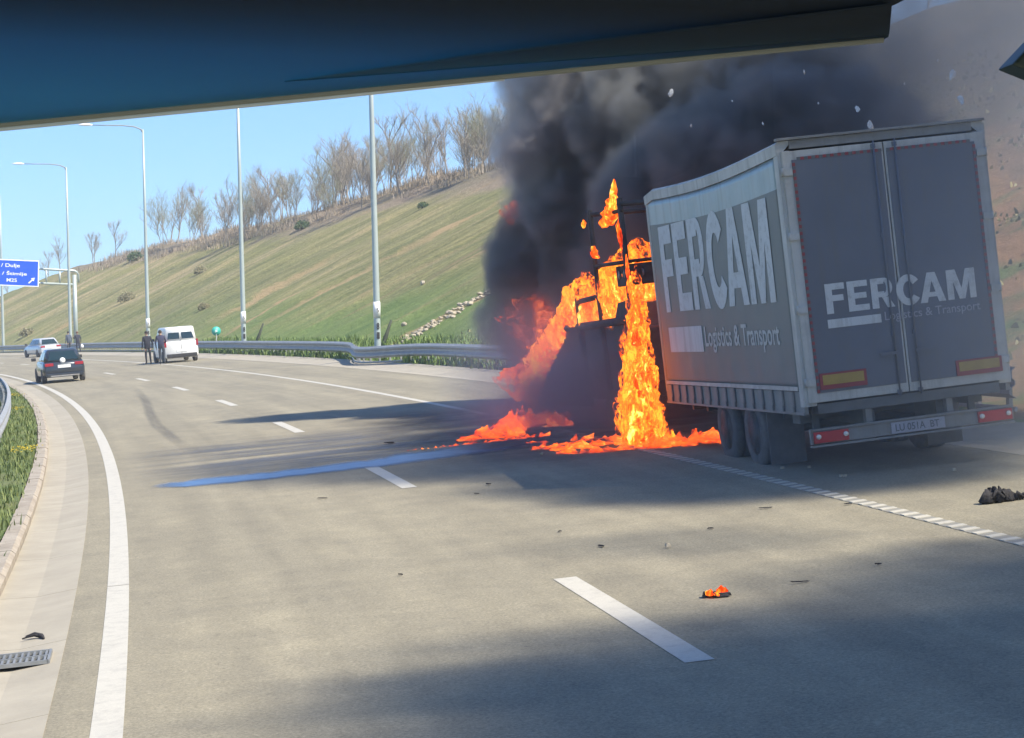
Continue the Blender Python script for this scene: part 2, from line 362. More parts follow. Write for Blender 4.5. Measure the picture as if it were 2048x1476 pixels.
def crest(s): return float(np.interp(s, CREST_S, CREST_T))
def bank_h(s, t):
    """height above the banked road plane (which itself keeps rising with t only up to the toe)"""
    c = crest(s); flat = BANK * (TOE - t) if t > TOE else 0.0
    if t <= TOE: return float(np.interp(t, [8.4, 8.8, 9.5, 10.2], [0.07, 0.13, 0.10, 0.10]))
    def f(tt):
        e = tt - TOE
        return SL * (0.5 * (e + math.sqrt(e * e + 0.15)) )
    hc = f(c)
    k = 1.2
    d = t - c
    soft = math.log1p(math.exp(min(30, -abs(d) / k))) * k     # smooth shoulder at the crest
    h = f(t) if d < 0 else hc + 0.07 * d
    h -= soft * 0.32
    a = min(1.0, (t - TOE) / 5.0)
    P = Vector((s * 0.09, t * 0.035, 0)); Q = Vector((s * 0.33, t * 0.10, 3.0)); T = Vector((s * 0.9, t * 0.5, 9.0))
    h += a * (0.55 * noise.noise(P) + 0.30 * noise.noise(Q) + 0.12 * noise.noise(T))
    return h + flat + 0.05
def bank_prof(s):
    ts = [8.4, 8.8, 9.5, 10.2] + [10.8 + 0.8 * i for i in range(46)] + [49, 52, 55, 59, 63, 68, 80, 110, 160]
    return [(t, bank_h(s, t)) for t in ts]
bank = sheet('hillside', bank_prof, -40, 430, 1.0, M['bank'], amp=1)
tag(bank, 'grassy cutting slope rising beside the motorway, green at the foot and brown at the crest')
mb = MB(); n = 64; vs = [(0, 100, -3.4)] + [(3500 * math.cos(2 * math.pi * i / n), 100 + 3500 * math.sin(2 * math.pi * i / n), -3.4) for i in range(n)]
mb.add(vs, [(0, 1 + i, 1 + (i + 1) % n) for i in range(n)], 0, False, [(v[0], v[1]) for v in vs]); g = mb.build('ground', M['verge']); g['kind'] = 'structure'
def hill(s, t, dz=0.0): return rd(s, t, bank_h(s, t) + dz)

# ------------------------------------------------------------------ grass and weeds
def tufts(name, pts, hgt, m, nb=5, wd=0.02, label=None, spread=0.06):
    vs = []; fs = []
    for P, sc in pts:
        for _ in range(nb):
            a = random.uniform(0, 6.283); l = hgt * sc * random.uniform(0.5, 1.2); b = random.uniform(0.1, 0.7) * l
            o_ = P + Vector((random.gauss(0, spread * sc), random.gauss(0, spread * sc), -0.01)); dx, dy = math.cos(a), math.sin(a); ww = wd * sc
            i = len(vs)
            vs += [o_ + Vector((-dy * ww, dx * ww, 0)), o_ + Vector((dy * ww, -dx * ww, 0)), o_ + Vector((dx * b * .5 + dy * ww * .6, dy * b * .5 - dx * ww * .6, l * .65)), o_ + Vector((dx * b * .5 - dy * ww * .6, dy * b * .5 + dx * ww * .6, l * .65)), o_ + Vector((dx * b, dy * b, l))]
            fs += [(i, i + 1, i + 2, i + 3), (i + 3, i + 2, i + 4)]
    mb = MB(); mb.add(vs, fs); o = mb.build(name, m, fix=False); tag(o, label, 'grass', kind='stuff'); return o
def leaf(name, c1, c2):
    m, nt, p = base(name); g_ = N(nt, 'ShaderNodeNewGeometry'); r = ramp(nt, [(0, c1), (1, c2)]); nt.links.new(g_.outputs['Random Per Island'], r.inputs[0])
    nt.links.new(r.outputs[0], p.inputs['Base Color']); p.inputs['Roughness'].default_value = 0.7
    return m
M['blade'] = leaf('grass_blades', (0.055, 0.10, 0.022), (0.19, 0.22, 0.07))
M['dry'] = leaf('dry_grass_blades', (0.21, 0.22, 0.085), (0.36, 0.32, 0.16))
M['green2'] = leaf('fresh_grass_blades', (0.08, 0.15, 0.03), (0.20, 0.27, 0.07))
pts = []
for _ in range(9000):
    s = 18 + 90 * random.random() ** 1.6; t = random.uniform(-8.3, -5.1); pts.append((rd(s, t, 0.06), random.uniform(0.6, 1.3)))
tufts('verge_grass', pts, 0.14, M['blade'], 5, 0.012, 'short green grass on the verge between the inner kerb and the left guardrail')
pts = []
for _ in range(6500):
    s = random.uniform(36, 130); t = random.uniform(8.45, 11.5); pts.append((rd(s, t, bank_h(s, t) if t > 8.4 else 0.1), random.uniform(0.6, 1.5)))
tufts('roadside_grass', pts, 0.22, M['green2'], 4, 0.02, 'bright green grass under the outer guardrail at the foot of the bank')
pts = []
for _ in range(5000):
    s = random.uniform(30, 75); t = TOE + (crest(s) - TOE) * random.random(); 
    if noise.noise(Vector((s * 0.3, t * 0.06, 7))) < -0.12: continue
    pts.append((hill(s, t), random.uniform(0.5, 1.6)))
tufts('hillside_grass', pts, 0.11, M['dry'], 4, 0.05, 'rough dry grass scattered over the cutting slope', spread=0.2)

def road_mat(s, t, turn=0.0, h=0.0):
    a = ti(s) + turn; g_ = GR + 2 * GR2 * s
    f = Vector((-math.sin(a), math.cos(a), 0)); x = Vector((math.cos(a), math.sin(a), 0))
    rx = Vector((math.cos(ti(s)), math.sin(ti(s)), 0)); fy = Vector((-math.sin(ti(s)), math.cos(ti(s)), 0))
    f.z = g_ * f.dot(fy) + BANK * f.dot(rx); f.normalize()
    x.z = g_ * x.dot(fy) + BANK * x.dot(rx); z = x.cross(f).normalized(); x = f.cross(z)
    m = Matrix((x, f, z)).transposed().to_4x4(); m.translation = rd(s, t, h); return m

def text(name, body, m, parent, mw, size_w=None, size_h=None, bold=0.0, depth=0.002, cap=0.72, align='LEFT', spacing=1.0):
    """lettering fitted to a box size_w x size_h, built as a thin mesh; mw = local matrix, x right / y up / z out"""
    cu = bpy.data.curves.new('t', 'FONT'); cu.body = body; cu.offset = bold; cu.extrude = 0.0; cu.space_character = spacing; cu.resolution_u = 6
    o = bpy.data.objects.new('t', cu); col.objects.link(o)
    dg = bpy.context.evaluated_depsgraph_get(); me = bpy.data.meshes.new_from_object(o.evaluated_get(dg))
    bpy.data.objects.remove(o); bpy.data.curves.remove(cu)
    me.name = name
    for pg in me.polygons: pg.use_smooth = False
    xs = [v.co.x for v in me.vertices]; ys = [v.co.y for v in me.vertices]
    x0, x1, y0, y1 = min(xs), max(xs), min(ys), max(ys)
    sx = (size_w / (x1 - x0)) if size_w else None; sy = (size_h / (y1 - y0)) if size_h else sx
    if sx is None: sx = sy
    for v in me.vertices: v.co.x = (v.co.x - x0) * sx; v.co.y = (v.co.y - y0) * sy; v.co.z = 0
    bm = bmesh.new(); bm.from_mesh(me)
    r = bmesh.ops.extrude_face_region(bm, geom=list(bm.faces)); bmesh.ops.translate(bm, vec=(0, 0, depth), verts=[g_ for g_ in r['geom'] if isinstance(g_, bmesh.types.BMVert)])
    bmesh.ops.recalc_face_normals(bm, faces=bm.faces)
    bm.to_mesh(me); bm.free(); me.materials.clear(); me.materials.append(m)
    ob = bpy.data.objects.new(name, me); col.objects.link(ob)
    if parent is not None: ob.parent = parent
    ob.matrix_local = mw; return ob
def heavy(name, m, parent, mw, W_, H_, gap=0.09, depth=0.0015):
    """heavy grotesque FERCAM built from flat solid strokes"""
    def bx(x0, y0, x1, y1): return [(x0, y0), (x1, y0), (x1, y1), (x0, y1)]
    def arc(cx, cy, rx, ry, tx, ty, a0, a1, n):
        o_ = []
        for i in range(n):
            p, q = R(a0 + (a1 - a0) * i / n), R(a0 + (a1 - a0) * (i + 1) / n)
            o_.append([(cx + (rx - tx) * math.cos(p), cy + (ry - ty) * math.sin(p)), (cx + rx * math.cos(p), cy + ry * math.sin(p)), (cx + rx * math.cos(q), cy + ry * math.sin(q)), (cx + (rx - tx) * math.cos(q), cy + (ry - ty) * math.sin(q))])
        return o_
    G = {'F': (.78, [bx(0, 0, .27, 1), bx(.27, .79, .76, 1), bx(.27, .41, .70, .61)]),
         'E': (.84, [bx(0, 0, .27, 1), bx(.27, .80, .80, 1), bx(.27, .41, .74, .60), bx(.27, 0, .82, .20)]),
         'R': (.90, [bx(0, 0, .27, 1), bx(.27, .80, .52, 1), bx(.27, .36, .52, .55)] + arc(.52, .68, .33, .32, .24, .13, -90, 90, 10) + [[(.60, 0), (.90, 0), (.66, .36), (.40, .36)]]),
         'C': (.96, arc(.50, .50, .50, .52, .28, .23, 36, 324, 24)),
         'A': (1.02, [[(0, 0), (.28, 0), (.51, .72), (.51, 1), (.35, 1)], [(1.02, 0), (.74, 0), (.51, .72), (.51, 1), (.67, 1)][::-1], [(.337, .18), (.683, .18), (.632, .34), (.388, .34)]]),
         'M': (1.14, [bx(0, 0, .25, 1), bx(.89, 0, 1.14, 1), [(.25, 1), (.25, .60), (.46, 0), (.57, 0), (.57, .36), (.36, 1)], [(.57, .36), (.57, 0), (.68, 0), (.89, .60), (.89, 1), (.78, 1)]])}
    tot = sum(G[c][0] for c in 'FERCAM') + gap * 5 - .13; k = W_ / tot; x = 0; mb = MB()
    for c in 'FERCAM':
        w_, ps = G[c]
        for p in ps:
            n = len(p); a = [((x + px) * k, py * H_, 0) for px, py in p]; b = [(q[0], q[1], depth) for q in a]
            mb.add(a + b, [tuple(range(n)), tuple(range(n, 2 * n))] + [(i, (i + 1) % n, n + (i + 1) % n, n + i) for i in range(n)])
        x += w_ + (gap - .13 if c == 'C' else gap)
    o = mb.build(name, m, parent); o.matrix_local = mw; o['kind'] = 'part' if False else o.get('kind', ''); del o['kind']; return o
def face_m(o, x, y):
    x = Vector(x).normalized(); y = Vector(y).normalized(); m = Matrix((x, y, x.cross(y))).transposed().to_4x4(); m.translation = Vector(o); return m

# ------------------------------------------------------------------ guardrails
WB = [(0, .44), (-.03, .46), (-.085, .49), (-.085, .53), (-.015, .58), (-.015, .62), (-.085, .67), (-.085, .71), (-.03, .74), (0, .76)]
WP = WB + [(a + 0.012, b) for a, b in WB[::-1]]
def guardrail(name, t, s0, s1, side, label, dev=None, step=4.0):
    root = empty(name, rd(s0, t)); root_inv = root.matrix_basis.inverted()
    tag(root, label, 'guardrail')
    def off(s):
        return (0, 0) if dev is None else dev(s)
    def sl_(nm, prof, a, b, ds, mt):
        mb = MB(); n = max(1, int(round((b - a) / ds))); k = len(prof); vs = []; fs = []
        for i in range(n + 1):
            s_ = a + (b - a) * i / n; o1, o2 = off(s_)
            for p_, h in prof: vs.append(rd(s_, t + o1 + p_ * side, h + o2) - root.location)
        for i in range(n):
            for j in range(k): fs.append((i * k + j, i * k + (j + 1) % k, (i + 1) * k + (j + 1) % k, (i + 1) * k + j))
        fs.append(tuple(range(k))); fs.append(tuple(range(n * k, (n + 1) * k))[::-1])
        mb.add(vs, fs); return mb.build(nm, mt, root)
    s_ = s0
    while s_ < s1:
        sl_('rail_beam', [(a_ * 1.15, .78 + (b_ - .76) * 1.42) for a_, b_ in WP] if side > 0 else WP, s_ + 0.004, min(s1, s_ + step) - 0.004, 0.5 if dev and 60 < s_ < 90 else 1.0, M['galv'])
        if side > 0: sl_('lower_rail', [(.0 + .03 * math.cos(q_ * 1.047), .17 + .04 * math.sin(q_ * 1.047)) for q_ in range(6)], s_ + .004, min(s1, s_ + step) - .004, 1.0, M['galv'])
        s_ += step
    s_ = s0 + 0.5
    while s_ < s1:
        o1, o2 = off(s_)
        p = rd(s_, t + o1 + 0.07 * side + 0.05 * side, 0.0 + o2) - root.location
        mb = MB(); rot = Matrix.Rotation(ti(s_), 3, 'Z')
        mb.box(p + Vector((0, 0, 0.27)), (0.012, 0.10, 0.86), rot=rot); mb.box(p + Vector((0, 0, 0.27)) + rot @ Vector((-0.0 * side + 0.028, -0.044, 0)), (0.05, 0.008, 0.86), rot=rot); mb.box(p + Vector((0, 0, 0.27)) + rot @ Vector((0.028, 0.044, 0)), (0.05, 0.008, 0.86), rot=rot)
        mb.box(p + Vector((0, 0, 0.60)) + rot @ Vector((-0.075 * side, 0, 0)), (0.12, 0.09, 0.14), rot=rot)
        mb.build('post', M['galv_dark'] if random.random() < 0.4 else M['galv'], root); s_ += 1.0 if side > 0 else 2.0
    return root
def dev(s):
    k = math.exp(-((s - 75.5) / 4.2) ** 2); return (-0.95 * k, -0.10 * k)
guardrail('guardrail', 8.9, 26, 212, 1, 'long double wave steel guardrail at the foot of the grassy bank', dev)
guardrail('guardrail', -5.78, 37, 96, -1, 'curved steel guardrail behind the inner kerb on the left verge')

# ------------------------------------------------------------------ light poles
M['lamp'] = mat('lamp_housing', (0.80, 0.80, 0.78), 0.35)
M['stencil'] = mat('stencil_black', (0.03, 0.03, 0.03), 0.6)
M['arrow_white'] = mat('sign_white', (0.80, 0.82, 0.84), 0.4, var=0.02)
def light_pole(s, t, label, band=True, arm=True, hgt=15.7):
    root = empty('light_pole', rd(s, t, 0.0), ti(s)); tag(root, label, 'street lamp', 'tall lamp poles behind the outer guardrail')
    mb = MB(); mb.tube([(0, 0, -0.3), (0, 0, 0.4), (0, 0, 5), (0, 0, 10), (0, 0, hgt)], [0.145, 0.14, 0.125, 0.10, 0.065], 16); mb.build('shaft', M['pole'], root)
    mb = MB(); mb.box((0, 0, 0.06), (0.42, 0.42, 0.03)); mb.box((0, 0, -0.1), (0.6, 0.6, 0.26)); mb.build('base_plate', M['galv'], root)
    if band:
        mb = MB(); mb.tube([(0, 0, 1.72), (0, 0, 2.38)], [0.150, 0.148], 16); mb.build('white_band', M['white'], root)
        for i, ch in enumerate(('8', '1')):
            text('stencil_number', ch, M['stencil'], root, face_m((-0.06, -0.152, 1.25 - 0.38 * i), (1, 0, 0), (0, 0, 1)), 0.12, 0.27, 0.03)
        text('band_number', '5', M['stencil'], root, face_m((-0.04, -0.156, 1.95), (1, 0, 0), (0, 0, 1)), 0.09, 0.17, 0.0)
    if arm:
        mb = MB(); P_ = [(0, 0, hgt - 0.25), (-0.15, 0, hgt), (-0.6, -0.02, hgt + 0.17), (-1.4, -0.03, hgt + 0.24), (-2.6, -0.05, hgt + 0.22), (-3.6, -0.05, hgt + 0.22)]
        mb.tube(P_, [0.05, 0.05, 0.045, 0.04, 0.035, 0.03], 8); mb.build('arm', M['galv_dark'], root)
        mb = MB(); c = Vector((-4.0, -0.05, hgt + 0.2))
        prof = [(-0.5, 0.02, 0.02), (-0.42, 0.12, 0.05), (-0.1, 0.17, 0.08), (0.25, 0.13, 0.08), (0.48, 0.05, 0.045)]
        vs = []; fs = []
        for x, w_, h_ in prof:
            for k in range(10):
                q = 2 * math.pi * k / 10; vs.append(c + Vector((x, math.cos(q) * w_, math.sin(q) * h_ * (1.5 if math.sin(q) > 0 else 0.6))))
        for i in range(4):
            for k in range(10): fs.append((i * 10 + k, i * 10 + (k + 1) % 10, (i + 1) * 10 + (k + 1) % 10, (i + 1) * 10 + k))
        fs += [tuple(range(10)), tuple(range(40, 50))]; mb.add(vs, fs, 0, True); mb.build('lamp_head', M['lamp'], root)
    return root
light_pole(78.3, 9.30, 'nearest tall lamp pole, behind the dip in the guardrail left of the smoke')
light_pole(108.4, 9.25, 'tall lamp pole with white band, second from the burning truck')
light_pole(138.5, 9.25, 'tall lamp pole rising just behind the two people at the white van')
light_pole(168.6, 9.25, 'tall lamp pole standing beside the gantry post', band=False)
light_pole(198.7, 9.25, 'farthest lamp pole, at the left behind the blue sign', band=False)
# small bracket and box on two of the poles
# ------------------------------------------------------------------ gantry with blue direction sign
M['signblue'] = mat('sign_blue', (0.004, 0.085, 0.62), 0.45, var=0.05)
gm = road_mat(171, 10.2); gm = Matrix.Translation(rd(171, 10.2)) @ Matrix.Rotation(ti(171) - 0.0, 4, 'Z')
ga = empty('sign_gantry', mw=gm); tag(ga, 'grey cantilever gantry carrying the blue direction sign over the road', 'gantry')
mb = MB(); mb.tube([(0, 0, -0.4), (0, 0, 6.6)], [0.20, 0.17], 14); mb.build('gantry_post', M['pole'], ga)
mb = MB(); mb.tube([(0.33, 0.0, 5.95), (0.33, 0, 6.6), (0.22, 0, 6.85), (0, 0, 6.95), (-9.0, 0, 7.5)], [0.10, 0.10, 0.10, 0.11, 0.09], 10); mb.build('top_chord', M['pole'], ga)
mb = MB(); mb.tube([(-0.19, 0, 5.78), (-9.0, 0, 6.15)], 0.10, 10); mb.build('bottom_chord', M['pole'], ga)
for x in (-1.25, -2.4, -4.6, -6.6, -8.6):
    z0 = 5.78 + (-x) * 0.042; z1 = 6.95 + (-x) * 0.061
    mb = MB(); mb.tube([(x, 0, z0 + 0.08), (x, 0, z1 - 0.08)], 0.08, 8); mb.build('brace', M['pole'], ga)
sr = Matrix.Translation((-3.35, -0.16, 0)) @ Matrix.Rotation(0.045, 4, 'Y')
mb = MB(); mb.box((-2.9, 0, 6.70), (5.8, 0.06, 2.25)); sp = mb.build('sign_panel', M['arrow_white'], ga, 0.02); sp.matrix_local = sr
mb = MB(); mb.box((-2.9, -0.035, 6.70), (5.62, 0.012, 2.07)); sf = mb.build('sign_face', M['signblue'], sp)
for body, xr, zb, hh, ww in (('Duhël / Dulje', -1.62, 7.08, 0.40, 3.1), ('Shtime / Štimlje', -1.02, 6.42, 0.42, 4.0), ('M25', -1.85, 5.92, 0.30, 0.85)):
    text('lettering', body, M['arrow_white'], sp, face_m((xr - ww, -0.042, zb), (1, 0, 0), (0, 0, 1)), ww, hh, 0.012, 0.004)
mb = MB(); a0 = Vector((-0.86, -0.045, 5.86)); dr = Vector((0.72, 0, 0.69)).normalized(); nr = Vector((-dr.z, 0, dr.x))
q = [a0 + nr * 0.05, a0 - nr * 0.05, a0 + dr * 0.42 - nr * 0.05, a0 + dr * 0.42 - nr * 0.17, a0 + dr * 0.72, a0 + dr * 0.42 + nr * 0.17, a0 + dr * 0.42 + nr * 0.05]
mb.add(q + [v - Vector((0, 0.006, 0)) for v in q], [tuple(range(7)), tuple(range(7, 14))[::-1]] + [(i, (i + 1) % 7, 7 + (i + 1) % 7, 7 + i) for i in range(7)]); mb.build('arrow', M['arrow_white'], sp)

# ------------------------------------------------------------------ box trailer
rt = Vector((0.9959, 0.0007, 0.091)); fw_ = Vector((-0.0016, 0.9999, 0.0105)); upn = rt.cross(fw_).normalized(); fw_ = upn.cross(rt).normalized()
TM = Matrix((rt, fw_, upn)).transposed().to_4x4(); TM.translation = Vector((5.0256, 21.8006, 1.0184))
M['navy'] = mat('door_grey_navy', (0.105, 0.12, 0.152), 0.4, var=0.08, scale=1.2, dirt=(0.16, 0.17, 0.19), dirtamt=0.45)
M['tarp'] = mat('curtain_grey', (0.150, 0.168, 0.164), 0.5, var=0.06, scale=0.9, dirt=(0.10, 0.10, 0.09), dirtamt=0.4)
M['tarp_sheen'] = mat('curtain_sky_sheen', (0.27, 0.345, 0.36), 0.35, var=0.08, scale=2)  # bluish sky reflection on the upper curtain, put into the colour
M['frame'] = mat('trailer_frame_white', (0.44, 0.45, 0.43), 0.5, var=0.08, scale=3, dirt=(0.2, 0.19, 0.16), dirtamt=0.6)
M['chassis'] = mat('chassis_grey', (0.10, 0.11, 0.115), 0.7, var=0.2, scale=4, dirt=(0.2, 0.19, 0.17), dirtamt=0.5)
M['rail'] = mat('side_rail_grey', (0.20, 0.205, 0.20), 0.55, var=0.12, scale=5, dirt=(0.15, 0.14, 0.12), dirtamt=0.6)
M['letter'] = mat('lettering_white', (0.50, 0.53, 0.54), 0.5, var=0.04, scale=2, dirt=(0.3, 0.3, 0.3), dirtamt=0.3)
M['letter_side'] = mat('faded_lettering', (.42, .44, .43), .5, var=.08)
M['letter_dim'] = mat('lettering_grey', (0.30, 0.31, 0.36), 0.5, var=0.1)
M['red'] = mat('red_reflector', (0.42, 0.02, 0.025), 0.3)
M['redtape'] = mat('red_tape', (0.24, 0.04, 0.045), 0.4)
M['amber'] = mat('marker_yellow', (0.34, 0.23, 0.05), 0.4)
M['clear'] = mat('lens_white', (0.7, 0.68, 0.62), 0.2)
tr = empty('box_trailer', mw=TM); tag(tr, 'tall grey curtain-sided trailer with FERCAM lettering, stopped behind the fire', 'trailer')
W2 = 1.275; Lb = 6.6
mb = MB(); mb.box((0, Lb / 2, 0.90), (2.3, Lb - 0.2, 0.16)); 
for x in (-0.45, 0.45): mb.box((x, Lb / 2, 0.70), (0.14, Lb - 0.3, 0.24))
for y in (0.9, 1.6, 4.3, 5.2, 6.0): mb.box((0, y, 0.72), (2.1, 0.08, 0.12))
mb.build('chassis', M['chassis'], tr)
# sagging roof with pale cant rails
def sag(y): return -0.085 * math.sin(math.pi * max(0, min(1, y / Lb))) ** 1.0
for sx in (-1, 1):
    mb = MB(); n = 14; vs = []; fs = []
    for i in range(n + 1):
        y = -0.02 + (Lb + 0.06) * i / n; z = 3.965 + sag(y) + (-0.05 * max(0, (y - 6.3) / 0.3) ** 2)
        for x_, z_ in ((W2 + 0.006, z - 0.16), (W2 + 0.012, z - 0.03), (W2 - 0.03, z), (W2 - 0.16, z), (W2 - 0.16, z - 0.04), (W2 - 0.04, z - 0.16)): vs.append((sx * x_, y, z_))
    for i in range(n):
        for j in range(6): fs.append((i * 6 + j, i * 6 + (j + 1) % 6, (i + 1) * 6 + (j + 1) % 6, (i + 1) * 6 + j))
    fs += [tuple(range(6)), tuple(range(n * 6, n * 6 + 6))]; mb.add(vs, fs); mb.build('cant_rail', M['frame'], tr)
mb = MB(); n = 16; vs = []; fs = []
for i in range(n + 1):
    y = (Lb) * i / n
    for j in range(9):
        x = -W2 + 0.17 + (2 * W2 - 0.34) * j / 8; b = 0.03 * math.sin(math.pi * i * 4 / n) ** 2
        vs.append((x, y, 3.945 + sag(y) - 0.05 * math.sin(math.pi * j / 8) - b))
for i in range(n):
    for j in range(8): a = i * 9 + j; fs.append((a, a + 1, a + 10, a + 9))
mb.add(vs, fs, 0, True); o = mb.build('roof', M['tarp'], tr); sm_ = o.modifiers.new('solid', 'SOLIDIFY'); sm_.thickness = 0.02
# front wall and corner posts
mb = MB(); mb.box((0, Lb + 0.02, 2.40), (2.44, 0.05, 2.95)); mb.build('front_wall', M['frame'], tr)
for sx in (-1, 1):
    mb = MB(); mb.tube([(sx * (W2 - 0.05), Lb, 0.95), (sx * (W2 - 0.05), Lb, 3.70), (sx * (W2 - 0.05), Lb - 0.03, 3.84), (sx * (W2 - 0.05), Lb - 0.14, 3.86)], 0.055, 8); mb.build('front_post', M['frame'], tr)
    mb = MB(); mb.box((sx * (W2 - 0.075), 0.05, 2.36), (0.15, 0.16, 2.98)); mb.build('rear_post', M['frame'], tr, 0.008)
# curtains : gently rippled tarpaulin, sky reflection painted as a pale band above the lettering
def curtain(sx):
    mb = MB(); ny, nz = 66, 30; vs = []; fs = []; mi = []
    for i in range(ny + 1):
        y = 0.14 + (Lb - 0.20) * i / ny
        for j in range(nz + 1):
            z = 1.07 + (3.80 + sag(y) - 1.07) * j / nz
            e = min(1, min(i, ny - i) / 5) * min(1, min(j, nz - j) / 3)
            d = (e if z < 1.4 or z > 3.45 else e * .3) * (0.007 * math.sin(y * 9.2) * (0.4 + 0.6 * j / nz) + 0.008 * noise.noise(Vector((y * 1.3, z * 1.1, sx * 5))) + 0.005 * noise.noise(Vector((y * 6, z * 1.5, 2))))
            vs.append((sx * (W2 + 0.002 + d - 0.012), y, z))
    for i in range(ny):
        for j in range(nz):
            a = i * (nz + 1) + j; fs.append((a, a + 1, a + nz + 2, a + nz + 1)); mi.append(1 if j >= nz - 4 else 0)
    mb.add(vs, fs, 0, True); mb.mi = mi
    c = mb.build('side_curtain', [M['tarp'], M['tarp_sheen']], tr); md = c.modifiers.new('solid', 'SOLIDIFY'); md.thickness = 0.006; md.offset = -1
    mb = MB(); mb.box((sx * (W2 + 0.006), Lb / 2 + 0.02, 1.085), (0.012, Lb - 0.25, 0.05)); mb.build('hem', M['frame'], c)
    return c
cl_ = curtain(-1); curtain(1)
XF = -W2 + 0.0045
def side_m(b, c): return face_m((XF, b, c), (0, -1, 0), (0, 0, 1))
# big FERCAM: letters spaced as on the curtain, one mesh
heavy('lettering', M['letter'], cl_, side_m(6.05, 2.12), 5.42, 1.25)
mb = MB(); mb.box((XF - 0.002, 5.13, 1.715), (0.004, 1.86, 0.36)); mb.build('logo_bar', M['letter'], cl_)
text('lettering', 'Logistics & Transport', M['letter_side'], cl_, side_m(4.08, 1.52), 3.42, 0.36, 0.015, 0.0015)
# side rail with clasps
for sx in (-1, 1):
    mb = MB(); mb.box((sx * (W2 - 0.03), Lb / 2 + 0.02, 0.915), (0.05, Lb, 0.27)); mb.box((sx * (W2 - 0.002), Lb / 2 + 0.02, 0.79), (0.02, Lb, 0.03)); r_ = mb.build('side_rail', M['rail'], tr)
    y = 0.35
    while y < Lb - 0.1:
        mb = MB(); mb.box((sx * (W2 + 0.004), y, 0.955), (0.018, 0.05, 0.20)); mb.box((sx * (W2 + 0.012), y, 0.84), (0.02, 0.035, 0.07)); mb.build('clasp', M['chassis'], r_); y += 0.42
# rear portal
mb = MB(); mb.box((0, 0.05, 3.915), (2.24, 0.16, 0.10)); mb.box((0, -0.02, 3.985), (2.55, 0.10, 0.03)); mb.build('rear_header', M['rail'], tr, 0.006)
mb = MB(); mb.box((0, 0.05, 0.83), (2.24, 0.16, 0.12)); mb.build('rear_sill', M['chassis'], tr, 0.006)
for sx in (-1, 1):
    mb = MB(); mb.box((sx * 0.62, -0.045, 2.375), (1.225, 0.035, 2.93)); dm = mb.build('rear_door', M['frame'], tr, 0.006)
    mb = MB(); mb.box((sx * 0.575, -0.068, 2.375), (1.09, 0.012, 2.72)); 
    mb.build('door_skin', M['navy'], dm, 0.004)
    for x in (0.13,) :
        mb = MB(); mb.tube([(sx * x, -0.095, 0.87), (sx * x, -0.095, 3.86)], 0.012, 8)
        for z in (0.92, 1.6, 2.75, 3.8): mb.box((sx * x, -0.085, z), (0.05, 0.03, 0.05))
        mb.build('locking_bar', M['navy'], dm)
    mb = MB(); mb.box((sx * 0.22, -0.115, 1.38), (0.22, 0.02, 0.035)); mb.build('bar_handle', M['navy'], dm)
    for z in (1.15, 2.0, 2.85, 3.6):
        mb = MB(); mb.box((sx * 1.19, -0.075, z), (0.12, 0.03, 0.08)); mb.tube([(sx * 1.245, -0.075, z - 0.05), (sx * 1.245, -0.075, z + 0.05)], 0.018, 8); mb.build('hinge', M['frame'], dm)
    # dashed red and white reflective tape
    mb = MB(); z = 1.02; k = 0
    while z < 3.70: mb.box((sx * 1.105, -0.078, z + 0.02), (0.034, 0.006, 0.038), k % 2); z += 0.04; k += 1
    mb.build('reflective_tape', [M['redtape'], M['chassis']], dm); mb = MB(); x = 0.05
    while x < 1.08: mb.box((sx * x, -0.078, 3.745), (0.042, 0.006, 0.034), k % 2); x += 0.045; k += 1
    mb.build('reflective_tape', [M['redtape'], M['chassis']], dm)
    x0, z0, z1 = (-0.795, 1.05, 1.24) if sx < 0 else (0.875, 1.015, 1.20)
    mb = MB(); mb.box((x0, -0.085, (z0 + z1) / 2), (0.57, 0.012, z1 - z0)); pl_ = mb.build('marker_border', M['redtape'], dm)
    mb = MB(); mb.box((x0, -0.094, (z0 + z1) / 2 + 0.015), (0.50, 0.006, (z1 - z0) - 0.075)); mb.build('marker_plate', M['amber'], dm)
heavy('lettering', M['letter'], tr, face_m((-0.90, -0.080, 1.915), (1, 0, 0), (0, 0, 1)), 1.84, 0.35)
mb = MB(); mb.box((-0.58, -0.079, 1.80), (0.65, 0.006, 0.10)); mb.build('logo_bar', M['letter'], tr)
text('lettering', 'Logistics & Transport', M['letter_dim'], tr, face_m((-0.21, -0.080, 1.735), (1, 0, 0), (0, 0, 1)), 1.18, 0.13, 0.004, 0.004)
# rear bumper with lamps
mb = MB(); mb.box((0, -0.02, 0.505), (2.5, 0.05, 0.15)); mb.box((0, -0.03, 0.595), (2.5, 0.08, 0.025)); mb.box((0, -0.03, 0.405), (2.5, 0.08, 0.025))
for x in (-0.5, 0.5): mb.box((x, 0.06, 0.62), (0.08, 0.1, 0.40))
bu = mb.build('rear_bumper', M['rail'], tr, 0.004)
for sx in (-1, 1):
    mb = MB(); mb.box((sx * 1.01, -0.065, 0.505), (0.42, 0.04, 0.13)); la = mb.build('tail_lamp', M['red'], bu, 0.008)
    for x in (0.84, 1.17):
        mb = MB(); mb.lathe([(-0.022, 0.028), (0.0, 0.03)], 14, 'X', (0, 0, 0)); mb.v = [(v[1] + sx * x, v[0] - 0.088, v[2] + 0.515) for v in mb.v]; mb.build('reflector', M['clear'], bu)
mb = MB(); mb.box((0.06, -0.052, 0.505), (0.66, 0.012, 0.13)); npl = mb.build('number_plate', M['letter_dim'], bu)
text('plate_text', 'LU 051A  BT', M['chassis'], npl, face_m((-0.22, -0.0585, 0.462), (1, 0, 0), (0, 0, 1)), 0.54, 0.085, 0.01, 0.002)
